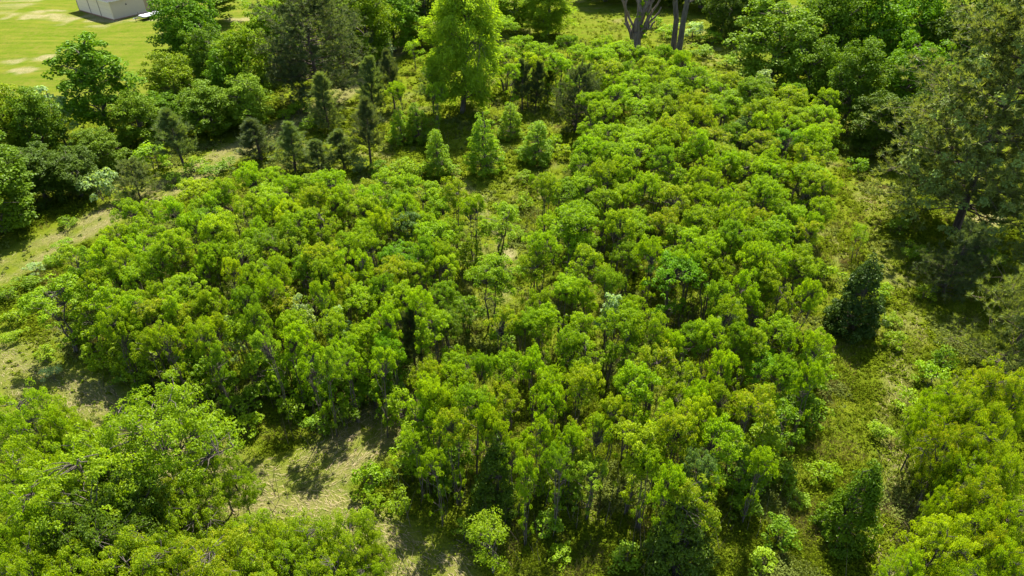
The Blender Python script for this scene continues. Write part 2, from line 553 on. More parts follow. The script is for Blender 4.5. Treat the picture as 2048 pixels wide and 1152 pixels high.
def build_trailer():
    p_front, p_back = place(291, 41.5), place(326, 33.0)
    d = (p_back - p_front)[:2]
    L = float(np.linalg.norm(d)); d /= L
    L = min(max(L, 3.0), 3.9)
    root = add_object('utility_trailer', None, loc=(p_front[0], p_front[1], float(terr(p_front[0], p_front[1])) + 0.02))
    root.rotation_euler = (0, 0, math.atan2(d[1], d[0]))
    set_props(root, 'small utility trailer with a white deck and upright mesh ramp beside the shed', 'trailer')
    whitem = plain_material('white_deck', (0.80, 0.80, 0.80), 0.35, var=0.04)
    blackm = plain_material('black_steel', (0.03, 0.03, 0.032), 0.5)
    rubber = plain_material('tyre_rubber', (0.02, 0.02, 0.02), 0.85)
    rimm = plain_material('white_rim', (0.7, 0.68, 0.66), 0.4)
    W = 1.65
    deck = box_part('deck', (0, 0, 0.50), (L, W, 0.58), whitem, root)
    for k in range(1, 8):
        box_part('deck_plank', (0.02, W * k / 8 - 0.09, 0.583), (L - 0.02, W * k / 8 + 0.09, 0.595), whitem, deck)
    box_part('frame', (0.02, 0.02, 0.40), (L - 0.02, W - 0.02, 0.497), blackm, root)
    for y in (0.0, W - 0.05):
        for x in (0.0, L * 0.5, L - 0.05):
            box_part('stake', (x, y, 0.583), (x + 0.05, y + 0.05, 0.78 if x else 1.05), blackm, root)
        if y: box_part('side_rail', (0.05, y, 0.781), (L - 0.0, y + 0.05, 0.83), blackm, root)
    for y in (-0.16, W + 0.16):
        t = add_object('wheel', cylinder_mesh('wheel', 0.34, 0.2, rubber, r_in=0.2), root, (L * 0.68, y, 0.33))
        add_object('rim', cylinder_mesh('rim', 0.2, 0.17, rimm), t)
        add_object('hub', cylinder_mesh('hub', 0.06, 0.19, blackm), t)
        v, f = [], []
        a = np.linspace(math.pi * 0.02, math.pi * 0.98, 9)
        y0, y1 = y - 0.12, y + 0.12
        V = np.concatenate([np.stack([np.cos(a) * 0.44, np.full(9, q), np.sin(a) * 0.40], 1) for q in (y0, y1)])
        V += np.array([L * 0.68, 0, 0.34])
        Fq = np.array([[i, i + 1, i + 10, i + 9] for i in range(8)])
        fo = add_object('fender', make_mesh('fender', V, Fq, blackm), root)
        so = fo.modifiers.new('solid', 'SOLIDIFY'); so.thickness = 0.02
    gate = box_part('ramp_gate', (L - 0.0, 0.0, 0.585), (L + 0.05, W, 0.64), blackm, root)
    box_part('gate_rail', (L + 0.001, 0.0, 1.85), (L + 0.051, W, 1.90), blackm, gate)
    for k in range(9):
        y = 0.03 + (W - 0.08) * k / 8
        box_part('gate_bar', (L + 0.005, y, 0.641), (L + 0.045, y + 0.035, 1.849), blackm, gate)
    for z in (0.95, 1.25, 1.55):
        box_part('gate_bar', (L + 0.012, 0.02, z), (L + 0.060, W - 0.02, z + 0.03), blackm, gate)
    t = Tubes()
    t.add([(0.02, 0.15, 0.44), (-1.1, W / 2, 0.44)], [0.05, 0.05], 6)
    t.add([(0.02, W - 0.15, 0.44), (-1.1, W / 2, 0.44)], [0.05, 0.05], 6)
    add_object('tongue', t.mesh('tongue', blackm), root)
    box_part('coupler', (-1.32, W / 2 - 0.06, 0.40), (-1.08, W / 2 + 0.06, 0.53), plain_material('grey_coupler', (0.5, 0.5, 0.5), 0.4), root)
    t = Tubes()
    t.add([(-0.95, W / 2 + 0.09, 0.0), (-0.95, W / 2 + 0.09, 0.95)], [0.04, 0.04], 8)
    add_object('jack', t.mesh('jack', blackm), root)


build_trailer()

# ------------------------------------------------------------------ tree prototypes: trunk mesh + crown mesh, built at real size
PROTO = {}


def finish_proto(kind, tubes, V, Fq, tint, tip, leaf_mat, bark, H, W):
    tm = tubes.mesh(kind + '_trunk', bark)
    cm = make_mesh(kind + '_crown', V, Fq, leaf_mat, {'tint': tint, 'tip': tip})
    PROTO.setdefault(kind, []).append((tm, cm, H, W))


def clump_leaves(rng, C, R, n_each, length, width, flat=0.85, up=0.45, spread=0.5, top=None):
    """Leaves over little domes with centres C and radii R."""
    k = len(C)
    idx = np.repeat(np.arange(k), n_each)
    n = len(idx)
    d = sphere_dirs(rng, n, -0.35)
    rad = R[idx] * rng.uniform(0.62, 1.06, n)
    off = d * rad[:, None]
    off[:, 2] *= flat
    P = C[idx] + off
    N = d * 0.85 + np.array([0, 0, up]) + rng.normal(0, spread, (n, 3))
    v, f = leaf_quads(P, N, rng, length, width)
    ctint = rng.uniform(0, 1, k)
    lt = np.clip(0.5 * ctint[idx] + 0.5 * rng.uniform(0, 1, n), 0, 1)
    hi = (P[:, 2] - P[:, 2].min()) / (np.ptp(P[:, 2]) + 1e-6)
    tp = np.clip((d[:, 2] * 0.9 + 0.1) * (0.35 + 0.65 * hi) + rng.normal(0, 0.22, n), 0, 1) * rng.uniform(0.2, 1.0, k)[idx]
    return v, f, np.repeat(lt, 4), np.repeat(tp, 4)


def proto_gum(seed, H=6.0, W=3.2, clumps=46, leaves=62, low=0.30, kind='gum', leaf=(0.17, 0.13), stems=None, mat=LEAF, bark=BARK, cone=0.0, rclump=(0.26, 0.5), boughs=0):
    rng = RS(seed)
    T = Tubes()
    n_st = stems or rng.randint(2, 5)
    hubs = []
    for s in range(n_st):
        a = rng.uniform(0, 6.28)
        r0 = 0.05 + 0.12 * (n_st > 1)
        rt = W * rng.uniform(0.06, 0.20) * (n_st > 1)
        base = np.array([math.cos(a) * r0, math.sin(a) * r0, -0.25])
        topz = H * rng.uniform(0.68, 0.9)
        top = np.array([math.cos(a) * rt, math.sin(a) * rt, topz])
        p = bend(base, top, rng, 6, 0.025)
        rb = (0.085 if n_st > 1 else 0.11) * H / 6.0
        T.add(p, np.linspace(rb, rb * 0.25, 6), 5)
        hubs.append(p)
    cz = H * (low + 1.0) / 2
    rz = H * (1.0 - low) / 2
    d = sphere_dirs(rng, clumps * 3, -0.8)
    keep = rng.uniform(0, 1, len(d)) < (np.clip(0.55 + 0.6 * d[:, 2], 0.22, 1) if low > 0.12 else 1.0)
    d = d[keep][:clumps]
    rad = rng.uniform(0.35, 1.0, len(d)) ** 0.5
    lob = 1 + 0.22 * np.sin(np.arctan2(d[:, 1], d[:, 0]) * rng.randint(2, 5) + rng.uniform(0, 6)) + rng.normal(0, 0.10, len(d))
    C = d * rad[:, None] * np.stack([lob * W / 2, lob * W / 2, np.full(len(d), rz)], 1)
    C[:, 2] += cz
    if cone > 0.33 and not boughs:
        t = 1 - np.sqrt(rng.uniform(0.004, 1, clumps))
        a = rng.uniform(0, 6.28, clumps)
        r = W / 2 * ((1 - t) ** (1.1 - cone * 0.5)) * np.minimum(1, 0.72 + 3 * t) * rng.uniform(0.35, 1.0, clumps) ** 0.5
        r *= 1 + 0.14 * np.sin(a * 3 + 9 * t) + rng.normal(0, 0.09, clumps)
        C = np.stack([np.cos(a) * r, np.sin(a) * r, H * (low + (0.98 - low) * t)], 1)
    elif cone:
        t = np.clip((C[:, 2] - H * low) / (H * (1 - low)), 0, 1)
        s = (1 - cone) + cone * 1.45 * (1 - t) ** 0.8
        C[:, :2] *= s[:, None]
    if boughs:
        bd = sphere_dirs(rng, boughs * 4, -0.55)
        bd = bd[rng.uniform(0, 1, len(bd)) < np.clip(0.5 + 0.7 * bd[:, 2], 0.25, 1)][:boughs]
        br = rng.uniform(0.15, 0.23, len(bd)) * W
        B = bd * rng.uniform(0.62, 0.86, (len(bd), 1)) * np.array([W / 2, W / 2, rz])
        B[:, 2] += cz
        if cone:
            t = np.clip((B[:, 2] - H * low) / (H * (1 - low)), 0, 1)
            B[:, :2] *= ((1 - cone) + cone * 1.45 * (1 - t) ** 0.8)[:, None]
        k = max(3, clumps // boughs)
        bi = np.repeat(np.arange(len(bd)), k)
        cd = sphere_dirs(rng, len(bi), -0.25)
        C = B[bi] + cd * (br[bi] * rng.uniform(0.75, 1.05, len(bi)))[:, None] * np.array([1, 1, 0.8])
        low_c = rng.uniform(0, 1, len(C)) < 0.12
        C[low_c, 2] = rng.uniform(H * 0.14, H * 0.5, low_c.sum())
        C[low_c, :2] *= 0.7
    C[:, 2] = np.minimum(C[:, 2], H - 0.25)
    R = rng.uniform(rclump[0], rclump[1], len(C)) * (0.85 + 0.3 * (C[:, 2] / H))
    for c in C[rng.uniform(0, 1, len(C)) < 0.75]:
        h = hubs[rng.randint(n_st)]
        zt = min(c[2] - 0.25 * np.hypot(c[0], c[1]) - 0.3, h[-1][2])
        k = int(np.argmin(abs(h[:, 2] - max(zt, H * 0.18))))
        T.add(bend(h[k], c, rng, 4, 0.06, 0.05), np.linspace(0.028, 0.008, 4) * H / 6, 3)
    V, Fq, ti, tp = clump_leaves(rng, C, R, leaves, leaf[0], leaf[1])
    finish_proto(kind, T, V, Fq, ti, tp, mat, bark, H, W)


def proto_pine(seed, kind, H, W, bare, whorls, per, sub, tufts, needles, nl, nw, rounded=0.0, up=0.25, lean=0.0, brush=0.4):
    rng = RS(seed)
    T = Tubes()
    top = np.array([lean, 0, H])
    trunk = bend((0, 0, -0.3), top, rng, 8, 0.008)
    rb = 0.018 * H + 0.02
    T.add(trunk, np.linspace(rb, rb * 0.18, 8), 7)
    tz, td, tt = [], [], []
    z0 = H * bare
    for w in range(whorls):
        t = (w + rng.uniform(-0.3, 0.3)) / whorls
        t = min(max(t, 0), 0.985)
        z = z0 + (H - z0) * t
        prof = (1 - t) ** 0.85
        if rounded:
            prof = (1 - rounded) * prof + rounded * math.sqrt(max(0.03, 1 - ((t - 0.32) / 0.70) ** 2))
        L0 = W / 2 * prof
        for b in range(per):
            a = rng.uniform(0, 6.28)
            L = L0 * rng.uniform(0.45, 1.2) + 0.06
            d = np.array([math.cos(a), math.sin(a), 0])
            k = np.interp(z, trunk[:, 2], np.arange(8))
            p0 = trunk[int(k)] + (trunk[min(int(k) + 1, 7)] - trunk[int(k)]) * (k - int(k))
            rise = up + 0.35 * t
            p1 = p0 + d * L + np.array([0, 0, L * rise])
            br = bend(p0, p1, rng, 5, 0.04, -0.05)
            T.add(br, np.linspace(0.010 * L + 0.012, 0.006, 5), 3)
            ends = [(br[-1], unit(p1 - p0)), (br[-2], unit(p1 - p0)), (br[2], unit(p1 - p0))]
            for s in range(sub):
                q = br[rng.randint(2, 5)] + rng.normal(0, 0.03 * L, 3)
                sd_ = unit(d + rng.normal(0, 0.7, 3) + np.array([0, 0, 0.3]))
                e = q + sd_ * L * rng.uniform(0.15, 0.4)
                ends.append((e, sd_))
                if L > 0.8: T.add(np.array([q, (q + e) / 2, e]), [0.012, 0.009, 0.005], 3)
            for e, dd in ends:
                for q in range(tufts):
                    tz.append(e - dd * rng.uniform(0, 0.28) * min(L, 1.6) + rng.normal(0, 0.05, 3)); td.append(dd); tt.append(rng.uniform())
    for q in range(9):
        tz.append(top - np.array([0, 0, 0.10 * q + 0.15])); td.append(np.array([0, 0, 1.0])); tt.append(0.6)
    tz, td, tt = np.array(tz), np.array(td), np.array(tt)
    idx = np.repeat(np.arange(len(tz)), needles)
    n = len(idx)
    d = unit(td[idx] * 0.6 + np.array([0, 0, brush]) + rng.normal(0, 0.5, (n, 3)))
    side = unit(np.cross(d, rng.normal(0, 1, (n, 3))))
    L = (nl * rng.uniform(0.7, 1.2, n))[:, None]
    p = tz[idx]
    v = np.stack([p - side * nw * 0.5, p + side * nw * 0.5, p + d * L], 1).reshape(-1, 3)
    f = np.arange(n * 3).reshape(n, 3)
    ti = np.clip(0.5 * tt[idx] + 0.5 * rng.uniform(0, 1, n), 0, 1)
    finish_proto(kind, T, v, f, np.repeat(ti, 3), np.zeros(n * 3), NEEDLE, PINE_BARK, H, W)


def proto_big(seed, kind, H, W, low, clumps, leaves, leaf, rcl, mat=LEAF, cone=0.0, feather=False, bark=BARK, shell=0.45):
    rng = RS(seed)
    T = Tubes()
    trunk = bend((0, 0, -0.4), (rng.normal(0, .2), rng.normal(0, .2), H * 0.86), rng, 8, 0.012)
    rb = 0.02 * H + 0.04
    T.add(trunk, np.linspace(rb, rb * 0.2, 8), 8)
    cz, rz = H * (low + 1) / 2, H * (1 - low) / 2
    d = sphere_dirs(rng, clumps, -0.9)
    rad = rng.uniform(shell, 1, clumps) ** 0.6
    az = np.arctan2(d[:, 1], d[:, 0])
    ph = rng.uniform(0, 6.28, 4)
    lob = 1 + 0.16 * np.sin(az * 3 + ph[0] + d[:, 2] * 3) + 0.13 * np.sin(az * 5 + ph[1] - d[:, 2] * 5) + rng.normal(0, 0.06, clumps)
    C = d * (rad * lob)[:, None] * np.array([W / 2, W / 2, rz])
    C[:, 2] += cz
    if cone:
        t = np.clip((C[:, 2] - H * low) / (H * (1 - low)), 0, 1)
        C[:, :2] *= ((1 - cone) + cone * 1.4 * (1 - t) ** 0.75)[:, None]
    C[:, 2] = np.clip(C[:, 2], 0.25, H - 0.3)
    R = rng.uniform(rcl[0], rcl[1], clumps)
    main = C[rng.choice(clumps, min(14, clumps), replace=False)]
    limbs = []
    for c in main:
        zz = max(H * 0.15, c[2] - 0.55 * np.hypot(c[0], c[1]) - 0.5)
        k = int(np.argmin(abs(trunk[:, 2] - zz)))
        p = bend(trunk[k], c, rng, 6, 0.05, 0.05)
        T.add(p, np.linspace(rb * 0.42, 0.02, 6), 5)
        limbs.append(p)
    LP = np.concatenate([l[2:] for l in limbs] + [trunk[3:]])
    for c in C[rng.uniform(0, 1, clumps) < 0.7]:
        q = LP[int(np.argmin(((LP - c) ** 2).sum(1) + 0.8 * np.maximum(0, LP[:, 2] - c[2] + 0.2)))]
        T.add(bend(q, c, rng, 4, 0.05, 0.06), np.linspace(0.035, 0.008, 4), 3)
    if feather:
        idx = np.repeat(np.arange(clumps), leaves)
        n = len(idx)
        dd = sphere_dirs(rng, n, -0.7)
        P = C[idx] + dd * (R[idx] * rng.uniform(0.2, 1.1, n))[:, None]
        out_ = unit(C[idx] * np.array([1, 1, 0.15]) - np.array([0, 0, cz * 0.1]) + rng.normal(0, 0.4, (n, 3)))
        out_[:, 2] -= 0.15
        N = rng.normal(0, 0.5, (n, 3)) + np.array([0, 0, 0.7])
        V, Fq = leaf_quads(P, N, rng, leaf[0], leaf[1], along=out_, droop=0.15)
        ti = np.clip(0.5 * rng.uniform(0, 1, clumps)[idx] + 0.5 * rng.uniform(0, 1, n), 0, 1)
        ti, tp = np.repeat(ti, 4), np.repeat(np.clip(rng.normal(0.1, 0.2, n), 0, 1), 4)
    else:
        V, Fq, ti, tp = clump_leaves(rng, C, R, leaves, leaf[0], leaf[1])
    finish_proto(kind, T, V, Fq, ti, tp, mat, bark, H, W)


for s in range(10):
    proto_gum(100 + s, H=6.0, W=3.4, clumps=[126, 140, 112, 134, 150, 118, 140, 122, 104, 146][s], leaves=54, leaf=(0.112, 0.088), rclump=(0.17, 0.29), boughs=[18, 20, 15, 19, 22, 16, 20, 17, 14, 21][s],
              low=[0.48, 0.54, 0.42, 0.58, 0.50, 0.36, 0.54, 0.46, 0.60, 0.50][s], cone=[0, 0, .2, 0, 0, .3, 0, .1, 0, 0][s])
for s in range(3):
    proto_gum(130 + s, kind='sapling', H=4.2, W=2.4, clumps=52, leaves=50, low=0.14, leaf=(0.085, 0.065), stems=1 + s, rclump=(0.2, 0.36))
for s in range(4):
    proto_gum(140 + s, kind='shrub', H=1.6, W=1.6, clumps=20, leaves=40, low=0.02, leaf=(0.14, 0.10), stems=4, rclump=(0.18, 0.32))
for s in range(3):
    proto_gum(135 + s, kind='fringe', H=3.2, W=2.2, clumps=48, leaves=46, low=0.05, leaf=(0.14, 0.10), stems=3, rclump=(0.18, 0.3))
for s in range(3):
    proto_gum(150 + s, kind='young_oak', H=6.5, W=3.9, clumps=190, leaves=48, low=0.04, leaf=(0.16, 0.10), stems=1, cone=0.66, rclump=(0.2, 0.42), bark=BARK)
for s in range(2):
    proto_gum(160 + s, kind='evergreen', H=5.6, W=4.2, clumps=240, leaves=62, low=0.02, leaf=(0.15, 0.10), stems=2, cone=0.36, mat=GLOSSY_LEAF, rclump=(0.24, 0.42))
for s in range(2):
    proto_gum(165 + s, kind='pale', H=6.0, W=2.0, clumps=34, leaves=42, low=0.15, leaf=(0.19, 0.15), stems=2, rclump=(0.2, 0.36), cone=0.2)
for s in range(4):
    proto_big(170 + s, 'spreading', 6.6, 6.4, 0.30, 330, 66, (0.112, 0.088), (0.24, 0.42), bark=BARK)
for s in range(5):
    proto_big(180 + s, 'broadleaf', 10.0, 6.0, 0.04, 260, 70, (0.23, 0.17), (0.42, 0.78), mat=MATURE)
for s in range(2):
    proto_big(190 + s, 'poplar', 11.5, 5.6, 0.10, 150, 80, (0.24, 0.18), (0.38, 0.75), cone=0.45, mat=MATURE)
for s in range(2):
    proto_big(194 + s, 'willow_oak', 17.0, 9.0, 0.02, 400, 92, (0.40, 0.14), (0.6, 1.25), cone=0.25, feather=True)
for s in range(4):
    proto_pine(200 + s, 'young_pine', 6.0, 2.9, [0.05, 0.12, 0.26, 0.05][s], 17, 5, 5, 3, 9, 0.36, 0.030, up=0.7, brush=0.9)
proto_pine(210, 'large_pine', 14.0, 9.5, 0.14, 26, 6, 13, 3, 13, 0.36, 0.06, rounded=1.0, up=0.12)
proto_pine(211, 'large_pine', 14.0, 9.5, 0.12, 26, 7, 13, 3, 13, 0.36, 0.065, rounded=0.9, up=0.18)
for s in range(2):
    proto_pine(215 + s, 'bushy_pine', 7.0, 6.0, 0.04, 16, 6, 9, 3, 11, 0.30, 0.038, rounded=0.5, up=0.3)

# foliage colours (reflectance) and bronze amount
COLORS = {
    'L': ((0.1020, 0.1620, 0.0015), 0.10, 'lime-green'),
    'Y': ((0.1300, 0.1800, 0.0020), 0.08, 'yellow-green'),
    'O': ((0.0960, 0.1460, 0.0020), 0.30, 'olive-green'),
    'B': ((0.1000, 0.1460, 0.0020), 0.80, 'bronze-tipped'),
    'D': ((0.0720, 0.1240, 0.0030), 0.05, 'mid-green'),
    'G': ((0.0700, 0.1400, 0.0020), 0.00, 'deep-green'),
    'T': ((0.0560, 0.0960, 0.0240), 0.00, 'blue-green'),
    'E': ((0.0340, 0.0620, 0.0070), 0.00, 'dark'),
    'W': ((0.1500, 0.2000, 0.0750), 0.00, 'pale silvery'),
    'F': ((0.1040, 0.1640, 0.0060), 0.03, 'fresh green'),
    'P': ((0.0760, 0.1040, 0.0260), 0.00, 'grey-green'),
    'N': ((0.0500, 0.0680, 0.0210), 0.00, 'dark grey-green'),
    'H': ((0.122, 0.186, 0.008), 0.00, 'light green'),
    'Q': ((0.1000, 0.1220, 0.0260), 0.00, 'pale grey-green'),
    'K': ((0.0460, 0.0780, 0.0040), 0.00, 'dark green'),  # dark foliage; on trees labelled shaded it paints their shade into the leaves
}
placed = []        # every tree: dict(root, px, py, x, y, ...)
crng = random.Random(7)


def add_tree(kind, name, x, y, H, W, colour, label=None, category='tree', group=None, rot=None, variant=None, short=None, zone=None, jitter=0.10):
    vs = PROTO[kind]
    v = vs[(variant if variant is not None else crng.randrange(len(vs))) % len(vs)]
    tm, cm, h0, w0 = v
    root = bpy.data.objects.new(name, None)
    COL.objects.link(root)
    root.empty_display_size = 0.3
    root.location = (x, y, float(terr(np.float64(x), np.float64(y))))
    root.rotation_euler = (crng.uniform(-.07, .07), crng.uniform(-.07, .07), crng.uniform(0, 6.28) if rot is None else rot)
    root.scale = (W / w0, W / w0, H / h0)
    c, bz, _ = COLORS[colour]
    k = 1 + crng.uniform(-jitter, jitter)
    h = 1 + crng.uniform(-jitter, jitter) * 0.5
    for nm, me in (('trunk', tm), ('crown', cm)):
        o = bpy.data.objects.new(nm, me)
        COL.objects.link(o)
        o.parent = root
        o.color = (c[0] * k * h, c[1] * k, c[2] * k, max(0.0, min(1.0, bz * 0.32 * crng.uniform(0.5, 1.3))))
    set_props(root, label, category, group)
    pt = project((x, y, H * 0.85))
    placed.append(dict(root=root, x=x, y=y, H=H, W=W, colour=colour, px=pt[0], py=pt[1], short=short, zone=zone, label=label, kind=kind))
    return root


DOME = {'gum': (0.74, 0.25), 'spreading': (0.64, 0.34), 'broadleaf': (0.52, 0.47)}     # crown centre and half height, as shares of H


def crown_top(x, y, H, W, kind):
    """Row at which the far rim of a domed crown shows, and the depth of its centre."""
    zc, ch = DOME[kind]
    _, py, depth = project((x, y, H * zc))
    ca = (y * SP * 0 + (CAM_H - H * zc)) / math.sqrt(x * x + y * y + (CAM_H - H * zc) ** 2)     # sine of the view's downward angle
    sup = math.sqrt((W / 2 * ca) ** 2 + (H * ch) ** 2 * (1 - ca * ca))
    return py - sup * F_PX / depth, depth


def top_tree(kind, name, px, py, wpx, H, colour, label=None, **kw):
    """A tree whose crown's upper outline shows at (px, py) and whose crown is about wpx wide in the photograph."""
    q = py
    for _ in range(6):
        p = place(px, q, H * 0.97)
        depth = project((p[0], p[1], H * 0.7))[2]
        W = wpx * depth / F_PX
        q += py - crown_top(p[0], p[1], H, W, kind)[0]
    return add_tree(kind, name, p[0], p[1], H, W, colour, label, **kw)


def base_tree(kind, name, px, py, top_py, wpx, colour, label=None, **kw):
    """A tree whose foot shows at (px, py) and whose top reaches row top_py."""
    b = place(px, py, 0)
    lo, hi = 0.2, 27.0
    for _ in range(40):
        m = (lo + hi) / 2
        row = project((b[0], b[1], m))[1]
        if kind in DOME: row = crown_top(b[0], b[1], m, wpx * project((b[0], b[1], m * 0.6))[2] / F_PX, kind)[0]
        if row > top_py: lo = m
        else: hi = m
    H = lo
    _, _, depth = project((b[0], b[1], H * 0.6))
    return add_tree(kind, name, b[0], b[1], H, wpx * depth / F_PX, colour, label, **kw)


